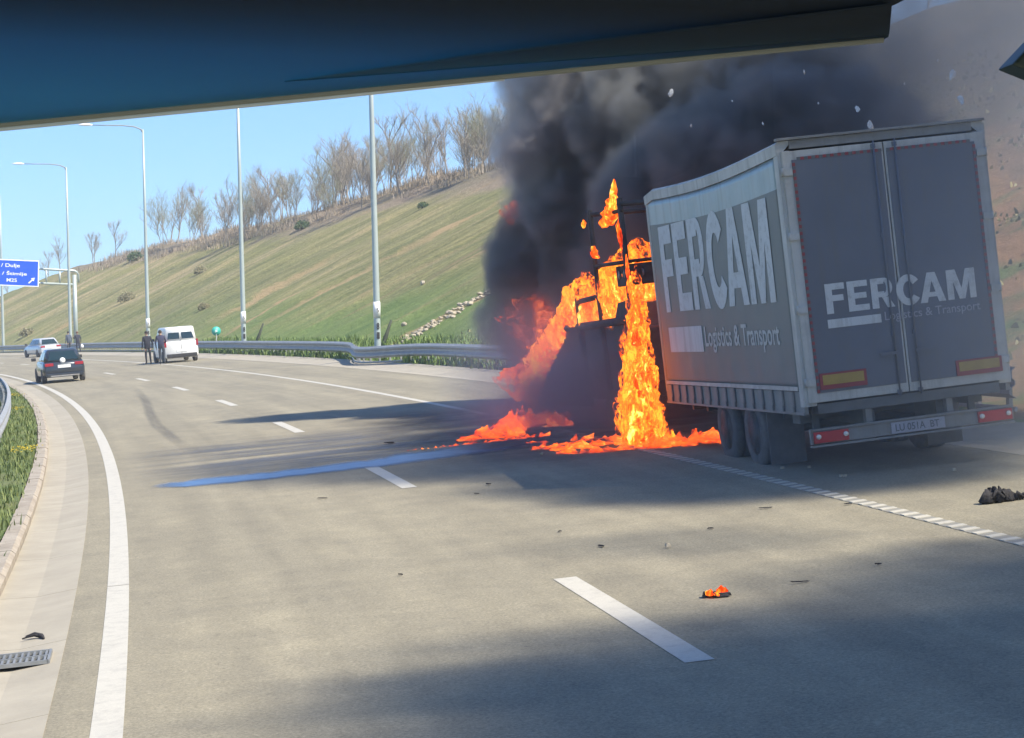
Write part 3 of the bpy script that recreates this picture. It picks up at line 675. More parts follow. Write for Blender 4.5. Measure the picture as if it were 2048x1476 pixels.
# axles
M['rim'] = mat('steel_rim', (0.26, 0.27, 0.28), 0.5, 0.4, var=0.15, scale=8, dirt=(0.12, 0.11, 0.1), dirtamt=0.7)
def lorry_wheel(c, sx, parent, name='wheel', r=0.48, wd=0.34, tm=None, rm=None):
    mb = MB(); o = -sx
    prof = [(-wd / 2, r * .60), (-wd / 2, r * .90), (-wd / 2 + .03, r * .985), (-wd * .2, r), (-wd * .19, r * .975), (-wd * .16, r * .975), (-wd * .15, r), (wd * .15, r), (wd * .16, r * .975), (wd * .19, r * .975), (wd * .2, r), (wd / 2 - .03, r * .985), (wd / 2, r * .90), (wd / 2, r * .60)]
    mb.lathe(prof, 36, 'X', c); wh = mb.build(name, tm or M['tyre'], parent)
    mb = MB(); x = sx * (wd / 2); C_ = Vector(c)
    pr = [(x * 1.0, r * .60), (x * .94, r * .57), (x * .55, r * .50), (x * .45, r * .34), (x * .50, r * .30), (x * .80, r * .20), (x * .9, r * .17), (x * .95, 0.02)]
    if sx < 0: pass
    mb.lathe(pr, 24, 'X', c)
    for k in range(8):
        q = 2 * math.pi * k / 8; mb.tube([C_ + Vector((x * .45, math.cos(q) * r * .38, math.sin(q) * r * .38)), C_ + Vector((x * .58, math.cos(q) * r * .38, math.sin(q) * r * .38))], 0.014, 6)
    mb.build('rim', rm or M['rim'], wh); return wh
for b in (2.29, 3.60):
    for sx in (-1, 1): lorry_wheel((sx * 1.07, b, 0.485), sx, tr)
    mb = MB(); mb.tube([(-0.9, b, 0.485), (0.9, b, 0.485)], 0.06, 10); mb.box((0.0, b, 0.60), (1.0, 0.12, 0.1)); mb.build('axle', M['chassis'], tr)
M['flap'] = mat('mud_flap_rubber', (0.085, 0.09, 0.095), 0.8, var=0.2, dirt=(0.2, 0.19, 0.17), dirtamt=0.6)
for sx in (-1, 1):
    mb = MB(); mb.box((sx * 1.03, 1.62, 0.43), (0.46, 0.02, 0.66)); mb.build('mud_flap', M['flap'], tr)
    mb = MB(); mb.box((sx * 0.98, 0.55, 0.62), (0.08, 0.05, 0.34)); mb.box((sx * 1.05, 0.75, 0.70), (0.2, 0.3, 0.12)); mb.build('lamp_bracket', M['chassis'], tr)

# ------------------------------------------------------------------ burned lorry ahead of the trailer
M['char'] = mat('charred_steel', (0.045, 0.042, 0.042), 0.9, var=0.5, scale=5, dirt=(0.16, 0.14, 0.13), dirtamt=0.45, bmp=0.5)
M['char_rust'] = mat('burnt_rusty_steel', (0.09, 0.07, 0.06), 0.9, var=0.4, scale=6, dirt=(0.2, 0.17, 0.15), dirtamt=0.5, bmp=0.5)
bt = empty('burning_lorry', mw=TM); tag(bt, 'burned-out lorry reduced to a black frame, in flames ahead of the trailer', 'truck')
mb = MB()
for x in (-0.42, 0.42): mb.box((x, 13.2, 0.85), (0.12, 10.2, 0.26))
for y in (8.6, 9.8, 11.4, 12.8, 14.2, 16, 18): mb.box((0, y, 0.85), (0.84, 0.09, 0.2))
mb.build('chassis', M['char'], bt)
def bar(name, a, b, wd=0.09, m='char'):
    a, b = Vector(a), Vector(b); mb = MB(); mb.tube([a, a.lerp(b, .5) + Vector((random.uniform(-.02, .02), random.uniform(-.03, .03), 0)), b], wd / 2, 5); return mb.build(name, M[m], bt)
for sx in (-1, 1):
    X = sx * 1.24
    bar('body_post', (X, 8.35, 0.9), (X, 8.45, 4.0), 0.10); bar('body_post', (X, 10.75, 0.9), (X * 0.99, 10.82, 3.98), 0.085); bar('body_post', (X, 12.62, 0.9), (X, 12.72, 2.80), 0.10)
    bar('top_rail', (X, 8.4, 3.80), (X, 9.9, 3.83), 0.07)
    bar('side_bar', (X, 12.7, 2.46), (X, 10.8, 2.50), 0.10); bar('side_bar', (X, 14.0, 2.0), (X, 8.4, 2.06), 0.14)
    bar('side_bar', (X, 10.8, 3.02), (X, 8.4, 2.98), 0.07)
for y in (8.4, 10.8): bar('cross_bar', (-1.24, y, 3.9), (1.24, y, 3.85), 0.08)
def plate(name, pts, x0, x1, m='char'):
    k = len(pts); mb = MB(); vs = [(x0, *p) for p in pts] + [(x1, *p) for p in pts]
    mb.add(vs, [tuple(range(k)), tuple(range(k, 2 * k))[::-1]] + [(i, (i + 1) % k, k + (i + 1) % k, k + i) for i in range(k)]); return mb.build(name, M[m], bt, 0.01)
for sx in (-1, 1):
    plate('side_panel', [(8.5, 0.75), (12.6, 0.70), (12.6, 1.95), (11.5, 2.02), (10.2, 1.90), (9.6, 2.35), (8.5, 2.40)], sx * 1.20, sx * 1.16)
    plate('cab_side', [(12.8, 0.55), (18.6, 0.45), (18.5, 0.85), (17.6, 1.0), (16.6, 1.35), (15.3, 1.72), (14.2, 1.98), (12.8, 1.95)], sx * 1.18, sx * 1.13)
plate('cab_roof', [(14.2, 1.90), (15.4, 1.62), (16.7, 1.25), (18.5, 0.78), (18.5, 0.70), (16.7, 1.15), (15.4, 1.52), (14.2, 1.82)], -1.1, 1.1, 'char_rust')
# charred box and springs hanging inside the frame
mb = MB(); mb.box((-0.75, 9.2, 2.78), (0.8, 1.0, 0.34)); mb.box((-0.75, 9.2, 3.0), (0.86, 1.08, 0.04)); bx_ = mb.build('charred_box', M['char'], bt, 0.03)
for x, y in ((-1.17, 9.0), (-1.17, 9.4), (-0.95, 8.67)): 
    mb = MB(); mb.lathe([(0, 0.07), (0.02, 0.05)], 12, 'X', (x, y, 2.80)); mb.build('fitting', M['rim'], bx_)
for nm_, c_, d_ in (('burned_tank', (-0.55, 10.0, 1.45), (1.0, 1.4, 0.9)), ('burned_locker', (-0.5, 11.9, 1.25), (0.9, 0.9, 0.7)), ('engine_remains', (0.2, 16.4, 0.9), (1.0, 1.4, 0.6))):
    mb = MB(); mb.box(c_, d_); mb.build(nm_, M['char_rust'], bt, 0.08)
M['burnt_tyre'] = mat('burnt_tyre', (0.03, 0.028, 0.03), 1.0, var=0.5, bmp=0.6)
for b in (10.1, 11.2, 16.9):
    for sx in (-1, 1): lorry_wheel((sx * 1.03, b, 0.45), sx, bt, r=0.44, wd=0.28, tm=M['burnt_tyre'], rm=M['char_rust'])
mb = MB(); mb.tube([(0, 6.7, 0.7), (0, 8.4, 0.75)], 0.06, 8); mb.build('tow_bar', M['char'], bt)

# ------------------------------------------------------------------ cars
M['carglass'] = glassm('car_glass', (0.012, 0.03, 0.035))
M['darkpaint'] = mat('dark_car_paint', (0.035, 0.045, 0.058), 0.25, 0.2, var=0.05, coat=0.6)
M['silverpaint'] = mat('silver_car_paint', (0.62, 0.64, 0.66), 0.3, 0.3, var=0.03, coat=0.5)
M['vanpaint'] = mat('white_van_paint', (0.80, 0.80, 0.77), 0.35, var=0.03, coat=0.4)
M['plastic'] = mat('black_plastic', (0.03, 0.03, 0.032), 0.6, var=0.1)
M['tail'] = mat('tail_lamp_red', (0.35, 0.015, 0.03), 0.2, coat=0.5)
M['light_strip'] = mat('painted_light_strip', (0.6, 0.6, 0.6), 0.25, 0.8)
M['alloy'] = mat('alloy_rim', (0.35, 0.35, 0.36), 0.35, 0.6)
def loft(rings, name, m, parent, close=True, bevel=0.0, sm=True):
    k = len(rings[0]); vs = [p for r in rings for p in r]; fs = []
    for i in range(len(rings) - 1):
        for j in range(k): fs.append((i * k + j, i * k + (j + 1) % k, (i + 1) * k + (j + 1) % k, (i + 1) * k + j))
    fs += [tuple(range(k)), tuple(range((len(rings) - 1) * k, len(rings) * k))]
    mb = MB(); mb.add(vs, fs, 0, sm); return mb.build(name, m, parent)
def car(name, mw, label, paint, L=4.3, W=1.8, H=1.46, belt=0.92, van=False, group=None, cat='car'):
    root = empty(name, mw=mw); tag(root, label, cat, group)
    hw = W / 2
    def ring(y, zb, zt, w_):   # rounded section
        return [(-w_ * .90, y, zb), (-w_ * .99, y, zb + .10), (-w_, y, zb + .35), (-w_ * .97, y, zt - .10), (-w_ * .90, y, zt), (w_ * .90, y, zt), (w_ * .97, y, zt - .10), (w_, y, zb + .35), (w_ * .99, y, zb + .10), (w_ * .90, y, zb)]
    if van: body = [(0.0, .30, belt - .05, hw * .93), (.05, .26, belt, hw * .98), (.6, .22, belt + .02, hw), (L * .62, .22, belt + .02, hw), (L - .95, .22, belt + .02, hw * .98), (L - .35, .22, belt - .15, hw * .92), (L, .3, belt - .40, hw * .78)]
    else: body = [(0.0, .36, belt - .16, hw * .86), (.06, .30, belt - .05, hw * .94), (.35, .24, belt, hw * .99), (1.0, .22, belt + .01, hw), (L - 1.3, .22, belt, hw), (L - .5, .24, belt - .12, hw * .95), (L - .08, .28, belt - .28, hw * .85), (L, .34, belt - .36, hw * .74)]
    b = loft([ring(*q) for q in body], 'body', paint, root)
    # greenhouse : body colour roof and pillars, glass set into it
    y0, y1, y2, y3 = (0.05, 0.20, L - 1.75, L - 1.0) if van else (0.18, 0.72, L - 1.95, L - 1.15)
    wb, wt = hw * (.94 if van else .90), hw * (.83 if van else .68)
    ht = H
    def gring(z, f):
        a = y0 + (y1 - y0) * f; c = y3 + (y2 - y3) * f; w_ = wb + (wt - wb) * f
        return [(-w_ * .93, a, z), (-w_, a + .12, z), (-w_, (a + c) / 2, z), (-w_ * .97, c - .12, z), (-w_ * .85, c, z), (w_ * .85, c, z), (w_ * .97, c - .12, z), (w_, (a + c) / 2, z), (w_, a + .12, z), (w_ * .93, a, z)]
    rs = [gring(belt - .03, 0), gring(belt + (ht - belt) * .86, .86), gring(ht - .035, .97), [tuple(Vector((p[0] * .9, (p[1] - L / 2) * .95 + L / 2, ht))) for p in gring(ht, 1.0)]]
    loft(rs, 'cabin', paint, root)
    def pane(nm, q, n_):
        q = [Vector(p) + Vector(n_) * .012 for p in q]; q2 = [p + Vector(n_) * .008 for p in q]
        mb = MB(); mb.add(q + q2, [(0, 1, 2, 3), (7, 6, 5, 4), (0, 4, 5, 1), (1, 5, 6, 2), (2, 6, 7, 3), (3, 7, 4, 0)]); return mb.build(nm, M['carglass'], root)
    def pt(f, yv, sx, side_=True):
        z = belt - .03 + (ht - belt + .03) * f; w_ = wb + (wt - wb) * f; return w_, z
    # rear window(s)
    def rp(x, f):
        z = belt - .03 + (ht - belt) * .89 * f / .86 if False else belt - .03 + (belt + (ht - belt) * .86 - belt + .03) * f / .86
        return ((wb + (wt - wb) * f) * x * .93, y0 + (y1 - y0) * f, z)
    if van:
        for sx in (-1, 1):
            q = [rp(sx * .07, .18), rp(sx * .90, .18), rp(sx * .84, .62), rp(sx * .07, .62)]; pane('rear_window', q if sx < 0 else q[::-1], (0, -1, 0))
        mb = MB(); mb.box((0, -0.005, belt * .75), (0.012, 0.02, 1.0)); mb.build('door_seam', M['plastic'], root)
    else:
        pane('rear_window', [rp(-.88, .12), rp(.88, .12), rp(.82, .80), rp(-.82, .80)], (0, -.8, .5))
    for sx in (-1, 1):
        def sp_(yf, f):
            a = y0 + (y1 - y0) * f + .12; c = y3 + (y2 - y3) * f - .12; w_ = wb + (wt - wb) * f
            yy = a + (c - a) * yf; wz = w_ if yf < .5 else w_ * (1 - .03 * (yf - .5) / .5)
            return (sx * wz, yy, belt - .03 + (belt + (ht - belt) * .86 - belt + .03) * f / .86)
        rng = ((.62, .97),) if van else ((.06, .48), (.52, .96))
        for a_, b_ in rng:
            q = [sp_(a_, .16), sp_(b_, .16), sp_(b_, .78), sp_(a_, .78)]; pane('side_window', q if sx < 0 else q[::-1], (sx, 0, .25))
        mb = MB(); mb.box((sx * (hw + .10), L - 1.45 if not van else L - 1.35, belt + .10), (.20, .10, .14)); mb.build('wing_mirror', M['plastic'], root, .02)
        zt = belt - .10
        if van: mb = MB(); mb.box((sx * hw * .93, 0.02, belt - .12), (.10, .08, .34)); mb.build('tail_lamp', M['tail'], root, .01)
        else: mb = MB(); mb.box((sx * hw * .70, 0.03, zt - .03), (.36, .10, .13)); mb.build('tail_lamp', M['tail'], root, .02)
        for yy in (.78, L - .85):
            mb = MB(); mb.lathe([(-.10, .20), (-.10, .29), (-.07, .315), (.07, .315), (.10, .29), (.10, .20)], 24, 'X', (sx * (hw - .09), yy, .315)); wl = mb.build('wheel', M['tyre'], root)
            mb = MB(); mb.lathe([(-.075, .205), (.075, .205), (.085, .19), (.06, .12), (.07, .04)] if sx > 0 else [(.075, .205), (-.075, .205), (-.085, .19), (-.06, .12), (-.07, .04)], 20, 'X', (sx * (hw - .075), yy, .315)); mb.build('rim', M['alloy'], wl)
    pane('windscreen', [(-wb * .82, y3 + .012, belt), (wb * .82, y3 + .012, belt), (wt * .82, y2 + .012, belt + (ht - belt) * .85), (-wt * .82, y2 + .012, belt + (ht - belt) * .85)][::-1], (0, .8, .5))
    zp = belt - .22 if not van else .62
    mb = MB(); mb.box((0, -.012, zp), (.54, .02, .13)); mb.build('number_plate', M['white'], root, .004)
    mb = MB(); mb.box((0, -.02, .36 if van else .34), (W * .88, .10, .20 if van else .14)); mb.build('bumper', M['plastic'] if van else paint, root, .03)
    return root
c1 = car('dark_car', road_mat(86.0, -2.62, 0.03), 'dark blue hatchback driving away in the inner lane beside the yellow verge', M['darkpaint'], L=4.3, W=1.80, H=1.43)
mb = MB(); mb.lathe([(-.004, .0), (-.004, .12), (.004, .12)], 16, 'X'); mb.v = [(v[1] - .05, v[0] + .04, v[2] + .95) for v in mb.v]; mb.build('round_sticker', M['white'], c1)
mb = MB(); mb.box((0, -.06, .30), (1.2, .03, .05)); mb.build('under_bumper_light', M['light_strip'], c1)  # bright bar in place of the sunlit road showing under the bumper
c2 = car('white_van', road_mat(103.2, 4.95, 0.015), 'white panel van stopped on the hard shoulder with two people beside it', M['vanpaint'], L=4.3, W=1.80, H=1.86, belt=1.12, van=True, cat='van')
c3 = car('silver_car', road_mat(157.5, 5.6, 0.16), 'silver car stopped on the shoulder in front of the far guardrail', M['silverpaint'], L=4.4, W=1.8, H=1.45)

# ------------------------------------------------------------------ people
M['skin'] = mat('skin', (0.42, 0.27, 0.19), 0.6, var=0.05)
M['hair'] = mat('dark_hair', (0.03, 0.02, 0.015), 0.7)
M['hair2'] = mat('brown_hair', (0.16, 0.07, 0.03), 0.7)
M['shoe'] = mat('shoe_black', (0.015, 0.015, 0.015), 0.5)
def cloth(n, c): return mat(n, c, 0.9, var=0.15, scale=6)
def person(mw, label, top, legs, hairm, pose, hgt=1.78, group=None):
    root = empty('person', mw=mw); tag(root, label, 'person', group)
    k = hgt / 1.78
    J = {'pelvis': (0, 0, .95), 'belly': (0, .01, 1.10), 'chest': (0, 0, 1.33), 'neck': (0, 0, 1.49), 'nk2': (0, .01, 1.54), 'head': (0, .02, 1.62), 'crown': (0, .01, 1.70)}
    Rr = {'pelvis': .135, 'belly': .135, 'chest': .15, 'neck': .065, 'nk2': .055, 'head': .088, 'crown': .075}
    E_ = [('pelvis', 'belly'), ('belly', 'chest'), ('chest', 'neck'), ('neck', 'nk2'), ('nk2', 'head'), ('head', 'crown')]
    for sx, sd in ((-1, 'l'), (1, 'r')):
        st = pose.get('stride_' + sd, 0.0); J['hip' + sd] = (sx * .095, 0, .90); J['knee' + sd] = (sx * .11, st * .5 + .03, .49); J['ank' + sd] = (sx * .12, st, .09); J['toe' + sd] = (sx * .14, st + .17, .04)
        Rr['hip' + sd] = .095; Rr['knee' + sd] = .062; Rr['ank' + sd] = .045; Rr['toe' + sd] = .038
        E_ += [('pelvis', 'hip' + sd), ('hip' + sd, 'knee' + sd), ('knee' + sd, 'ank' + sd), ('ank' + sd, 'toe' + sd)]
        el_, wr = pose.get('arm_' + sd, ((sx * .27, -.03, 1.13), (sx * .27, .06, .88)))
        J['sh' + sd] = (sx * .19, 0, 1.43); J['el' + sd] = el_; J['wr' + sd] = wr
        Rr['sh' + sd] = .062; Rr['el' + sd] = .045; Rr['wr' + sd] = .030
        E_ += [('chest', 'sh' + sd), ('sh' + sd, 'el' + sd), ('el' + sd, 'wr' + sd)]
        d = (Vector(wr) - Vector(el_)).normalized(); side_ = d.cross(Vector((sx, 0, 0.01))).normalized()
        J['pm' + sd] = tuple(Vector(wr) + d * .07); Rr['pm' + sd] = .030; E_.append(('wr' + sd, 'pm' + sd))
        for f in range(4):
            o_ = side_ * (.024 * (f - 1.5)); l_ = (.065, .078, .072, .055)[f]
            J['fa%d%s' % (f, sd)] = tuple(Vector(J['pm' + sd]) + o_ + d * .022); J['fb%d%s' % (f, sd)] = tuple(Vector(J['pm' + sd]) + o_ + d * (.022 + l_) + Vector((-sx * .02, 0, 0)))
            Rr['fa%d%s' % (f, sd)] = .010; Rr['fb%d%s' % (f, sd)] = .008; E_ += [('pm' + sd, 'fa%d%s' % (f, sd)), ('fa%d%s' % (f, sd), 'fb%d%s' % (f, sd))]
        J['th' + sd] = tuple(Vector(wr) + d * .06 + side_ * .05); Rr['th' + sd] = .010; E_.append(('wr' + sd, 'th' + sd))
    ks = list(J); idx = {n_: i for i, n_ in enumerate(ks)}
    me = bpy.data.meshes.new('body'); me.from_pydata([Vector(J[n_]) * k for n_ in ks], [(idx[a], idx[b]) for a, b in E_], [])
    o = bpy.data.objects.new('tmp', me); col.objects.link(o); md = o.modifiers.new('skin', 'SKIN'); md.use_smooth_shade = True
    sv_ = me.skin_vertices[0].data
    for n_ in ks: sv_[idx[n_]].radius = (Rr[n_] * k * (1.15 if n_ in ('chest', 'belly', 'pelvis') else 1),) * 2; sv_[idx[n_]].use_root = n_ == 'pelvis'
    o.modifiers.new('sub', 'SUBSURF').levels = 1
    dg = bpy.context.evaluated_depsgraph_get(); m2 = bpy.data.meshes.new_from_object(o.evaluated_get(dg)); bpy.data.objects.remove(o)
    m2.name = 'body'
    for mm in (top, legs, M['skin'], M['shoe']): m2.materials.append(mm)
    for p in m2.polygons:
        c = p.center / k; p.use_smooth = True
        if c.z < .085: mi = 3
        elif c.z > 1.50: mi = 2
        else:
            mi = 0 if c.z > .93 or abs(c.x) > .21 and c.z > .80 else 1
            for sd in 'lr':
                if (c - Vector(J['wr' + sd])).dot((Vector(J['wr' + sd]) - Vector(J['el' + sd])).normalized()) > .01 and (c - Vector(J['wr' + sd])).length < .22: mi = 2
        p.material_index = mi
    b = bpy.data.objects.new('body', m2); col.objects.link(b); b.parent = root
    bm = bmesh.new(); bmesh.ops.create_icosphere(bm, subdivisions=3, radius=.104 * k)
    hm = bpy.data.meshes.new('hair')
    bmesh.ops.delete(bm, geom=[v for v in bm.verts if v.co.z < -.035 * k or (v.co.y > .045 * k and v.co.z < .035 * k)], context='VERTS')
    for v in bm.verts: v.co = Vector((v.co.x * .92, v.co.y * 1.05, v.co.z * 1.0)) + Vector((0, .005, 1.655)) * k
    bm.to_mesh(hm); bm.free(); hm.materials.append(hairm); h = bpy.data.objects.new('hair', hm); col.objects.link(h); h.parent = root
    for sx in (-1, 1):
        mb = MB(); mb.tube([Vector((sx * .088, .02, 1.60)) * k, Vector((sx * .10, .015, 1.62)) * k, Vector((sx * .09, .02, 1.65)) * k], .014 * k, 6, 2); e = mb.build('ear', [M['skin']] * 3, root)
    mb = MB(); mb.tube([Vector((0, .105, 1.65)) * k, Vector((0, .125, 1.62)) * k, Vector((0, .11, 1.61)) * k], [.008, .014, .01], 6); mb.build('nose', M['skin'], root)
    return root
nb1 = cloth('dark_uniform', (0.022, 0.024, 0.036)); nb2 = cloth('navy_jacket', (0.045, 0.045, 0.085)); gt = cloth('grey_trousers', (0.06, 0.07, 0.085)); bl = cloth('faded_blue_jacket', (0.07, 0.09, 0.13)); bk = cloth('black_coat', (0.03, 0.032, 0.05))
person(road_mat(104.1, 3.32, 0.2), 'person in a dark uniform standing upright at the left corner of the white van', nb1, nb1, M['hair'], {}, 1.80)
person(road_mat(102.0, 3.72, -0.3), 'person in a navy jacket and grey trousers right behind the van', nb2, gt, M['hair'], {'arm_r': ((.25, .05, 1.12), (.12, .22, 1.10)), 'stride_l': .08}, 1.80)
person(road_mat(164.0, 8.25, 0.4), 'person in a faded blue jacket by the guardrail, beside the gantry post', bl, gt, M['hair'], {'stride_r': .15}, 1.85)
p4 = person(road_mat(160.5, 8.3, 0.2), 'brown-haired person in a black coat carrying a white bag by the guardrail', bk, bk, M['hair2'], {'stride_r': -.12, 'arm_l': ((-.26, .02, 1.15), (-.30, .15, 1.30))}, 1.80)
mw_ = road_mat(160.5, 8.3, 0.2) @ Matrix.Translation((0.33, 0.02, 0.52))
mb = MB(); mb.lathe([(-.16, .05), (-.12, .13), (.0, .15), (.12, .10), (.2, .03)], 14, 'Z'); bag = mb.build('shopping_bag', M['white']); bag.matrix_world = mw_; tag(bag, 'small white bag hanging from the hand of the brown-haired person', 'bag')

# ------------------------------------------------------------------ small things on the bank
M['teal'] = mat('teal_sign', (0.05, 0.42, 0.34), 0.4, var=0.1)
mr_ = Matrix.Translation(rd(118, 9.6, 0)) @ Matrix.Rotation(ti(118), 4, 'Z')
ms = empty('marker_sign', mw=mr_); tag(ms, 'small round teal marker sign on a post above the guardrail, right of the white van', 'sign')
mb = MB(); mb.tube([(0, 0, -.2), (0, 0, 1.15)], .025, 8); mb.build('post', M['galv'], ms)
mb = MB(); mb.lathe([(-.01, .28), (.01, .28)], 24, 'X'); mb.v = [(v[1], v[0], v[2] + 1.32) for v in mb.v]; mb.build('sign_disc', M['teal'], ms)
text('arrow', '>', M['arrow_white'], ms, face_m((-.08, -.014, 1.24), (1, 0, 0), (0, 0, 1)), .16, .16, .03)
M['darkwood'] = mat('dark_stake', (0.045, 0.055, 0.035), 0.9, var=0.3)
for s_, t_, lb in ((84.5, 10.9, 'dark leaning stake in the grass just right of the nearest lamp pole'), (114.5, 11.2, 'dark leaning stake in the grass right of the second lamp pole')):
    a = hill(s_, t_, -0.2); b = a + Vector((0.50, 0.2, 1.35)); mb = MB(); mb.tube([a, a.lerp(b, .4), b], [.11, .10, .05], 7); tag(mb.build('leaning_stake', M['darkwood']), lb, 'stake')
M['stone'] = mat('pale_stone', (0.40, 0.345, 0.255), 0.9, var=0.2, scale=3, bmp=0.4)
def rock(name, p, r, m, parent=None, sq=0.6):
    bm = bmesh.new(); bmesh.ops.create_icosphere(bm, subdivisions=2, radius=1); a, b = random.uniform(0, 50), random.uniform(.7, 1.4)
    for v in bm.verts: v.co *= 1 + .35 * noise.noise(v.co * 1.3 + Vector((a, 0, 0))); v.co = Vector((v.co.x * b, v.co.y, v.co.z * sq)) * r
    me = bpy.data.meshes.new(name); bm.to_mesh(me); bm.free(); me.materials.append(m); o = bpy.data.objects.new(name, me); col.objects.link(o)
    o.location = p; o.rotation_euler = (random.uniform(-.3, .3), random.uniform(-.3, .3), random.uniform(0, 6)); 
    if parent is not None: o.parent = parent
    return o
dr_ = empty('stone_drain'); tag(dr_, 'line of pale stones running down the green bank to the guardrail', 'stone drain')
for i in range(150):
    t_ = random.uniform(10.5, 17.5); s_ = 82.0 + 0.15 * (t_ - 13) + random.gauss(0, .42)
    rock('stone', hill(s_, t_, 0.03), random.uniform(.05, .16), M['stone'], dr_)
for i, (s_, t_, r_, lb) in enumerate([(100.4, 17.3, .16, 'single white stone lying on the slope above the stone drain'), (88.5, 13.0, .14, 'small pale stone on the green bank just above the leaning stake')]):
    tag(rock('boulder', hill(s_, t_, .06), r_, M['stone'], sq=.9), lb, 'stone')
M['bushleaf'] = leaf('evergreen_leaf', (0.02, 0.05, 0.02), (0.06, 0.11, 0.04))
M['bushdry'] = leaf('dry_bush_leaf', (0.13, 0.13, 0.07), (0.26, 0.23, 0.13))
def bush(s_, t_, r_, lb, m='bushleaf'):
    P_ = hill(s_, t_); root = empty('bush', P_); tag(root, lb, 'bush'); vs = []; fs = []
    for _ in range(420):
        d = Vector((random.gauss(0, 1), random.gauss(0, 1), abs(random.gauss(0, 1)))).normalized() * (r_ * random.uniform(.5, 1) ** .5); a = Vector((random.gauss(0, 1), random.gauss(0, 1), random.gauss(0, 1))).normalized(); b = a.orthogonal().normalized(); l = r_ * .16
        i = len(vs); vs += [d, d + a * l + b * l * .4, d + a * l * 2, d + a * l - b * l * .4]; fs.append((i, i + 1, i + 2, i + 3))
    mb = MB(); mb.add(vs, fs); mb.build('foliage', M[m], root, fix=False)
    mb = MB()
    for k in range(5): q = random.uniform(0, 6.28); mb.tube([(0, 0, -.1), (math.cos(q) * r_ * .5, math.sin(q) * r_ * .5, r_ * .6)], .02, 5)
    mb.build('stem', M['darkwood'], root)
bush(174.0, 31.9, .75, 'small dark evergreen bush alone on the slope above the second lamp pole')
bush(140, 30.5, .45, 'tiny dark bush high on the slope left of the smoke')
bush(226, 31, 1.0, 'green bush at the crest above the blue sign gantry')
bush(207, 13.5, .8, 'low green bush at the foot of the slope behind the silver car', 'bushdry')
bush(192, 20, .9, 'greyish dry bush halfway up the slope right of the gantry post', 'bushdry')
bush(182, 24.5, .7, 'dry bush on the upper slope above the gantry post', 'bushdry')
bush(150, 16, .5, 'dry bush low on the slope above the white van', 'bushdry')

# ------------------------------------------------------------------ bare trees along the crest
M['bark'] = mat('pale_bark', (0.30, 0.265, 0.225), 0.9, var=0.2, scale=2)
M['twig'] = mat('twigs', (0.32, 0.275, 0.215), 0.9, var=0.15, scale=1)
M['brush'] = leaf('brush_stems', (.22, .18, .13), (.42, .34, .25))
M['twig2'] = mat('green_twigs', (0.30, 0.30, 0.19), 0.9, var=0.15, scale=1)
def tree_proto(seed, multi=1, tw='twig'):
    rnd = random.Random(seed); A = MB(); B = MB()
    def grow(mb, p, d, l, r, lev):
        n = 4 if lev < 2 else 3; pts = [p]; q = p
        for i in range(n):
            d = (d + Vector((rnd.gauss(0, .11), rnd.gauss(0, .11), rnd.gauss(0, .05) + (.06 if lev else 0)))).normalized(); q = q + d * l / n; pts.append(q)
        mb.tube(pts, [r * (1 - .62 * i / n) for i in range(n + 1)], 6 if lev == 0 else (4 if lev == 1 else 3), caps=False)
        if lev >= 3: return
        cnt = (10, 7, 5)[lev]
        for i in range(cnt):
            f = (rnd.uniform(.22, 1.0) if lev == 0 else rnd.uniform(.2, 1)); k = min(n - 1, int(f * n)); b = pts[k].lerp(pts[k + 1], f * n - k)
            a = rnd.uniform(0, 6.283); sp = rnd.uniform(.45, 1.15); dd = (d * .9 + Vector((math.cos(a) * sp, math.sin(a) * sp, rnd.uniform(.15, .55)))).normalized()
            grow(A if lev == 0 else B, b, dd, l * rnd.uniform(.36, .60) * (1.15 - .4 * f), r * (.5 if lev == 0 else .48), lev + 1)
    for k in range(multi):
        a = rnd.uniform(0, 6.28); grow(A, Vector((math.cos(a) * .12 * (k > 0), math.sin(a) * .12 * (k > 0), -.3)), Vector((math.cos(a) * .22 * (multi > 1), math.sin(a) * .22 * (multi > 1), 1)), rnd.uniform(4.0, 4.8), 0.062 / math.sqrt(multi) * 1.2, 0)
    root = empty('bare_tree', (0, 0, 0)); A.build('trunk', M['bark'], root, fix=False); B.build('crown', M[tw], root, fix=False); return root
protos = [tree_proto(i + 11, 1 + i % 3, 'twig2' if i % 3 == 2 else 'twig') for i in range(7)]
used = set()
def put_tree(s_, t_, h_, lb, gp, kind=None):
    i = random.randrange(7) if kind is None else kind; sc = h_ / 5.6
    if i not in used: used.add(i); o = protos[i]; o.location = hill(s_, t_); o.rotation_euler = (0, 0, random.uniform(0, 6.28)); o.scale = (sc, sc, sc)
    else: o = dup(protos[i], hill(s_, t_), random.uniform(0, 6.28), sc * random.uniform(.95, 1.05))
    tag(o, lb, 'tree', gp); return o
def row(n, s0, s1, dt0, dt1, h0, h1, lb, gp):
    for i in range(n):
        s_ = s0 + (s1 - s0) * (i + random.uniform(.1, .9)) / n; put_tree(s_, crest(s_) + random.uniform(dt0, dt1), random.uniform(h0, h1), lb, gp)
for a_, b_, wh in ((134, 168, 'right of the nearest lamp pole'), (168, 203, 'left of the nearest lamp pole')):
    n_ = int((b_ - a_) * 1.0)
    row(n_, a_, b_, -5, 2, 2.6, 6.6, 'pale bare tree at front of the crest thicket ' + wh, 'front thicket trees ' + wh)
    row(int(n_ * .65), a_, b_, 2, 12, 5.0, 7.8, 'taller bare tree deeper in crest thicket ' + wh, 'rear thicket trees ' + wh)
row(16, 60, 136, -4, 8, 4.5, 6.5, 'bare tree on the crest behind the smoke', 'bare trees behind the smoke')
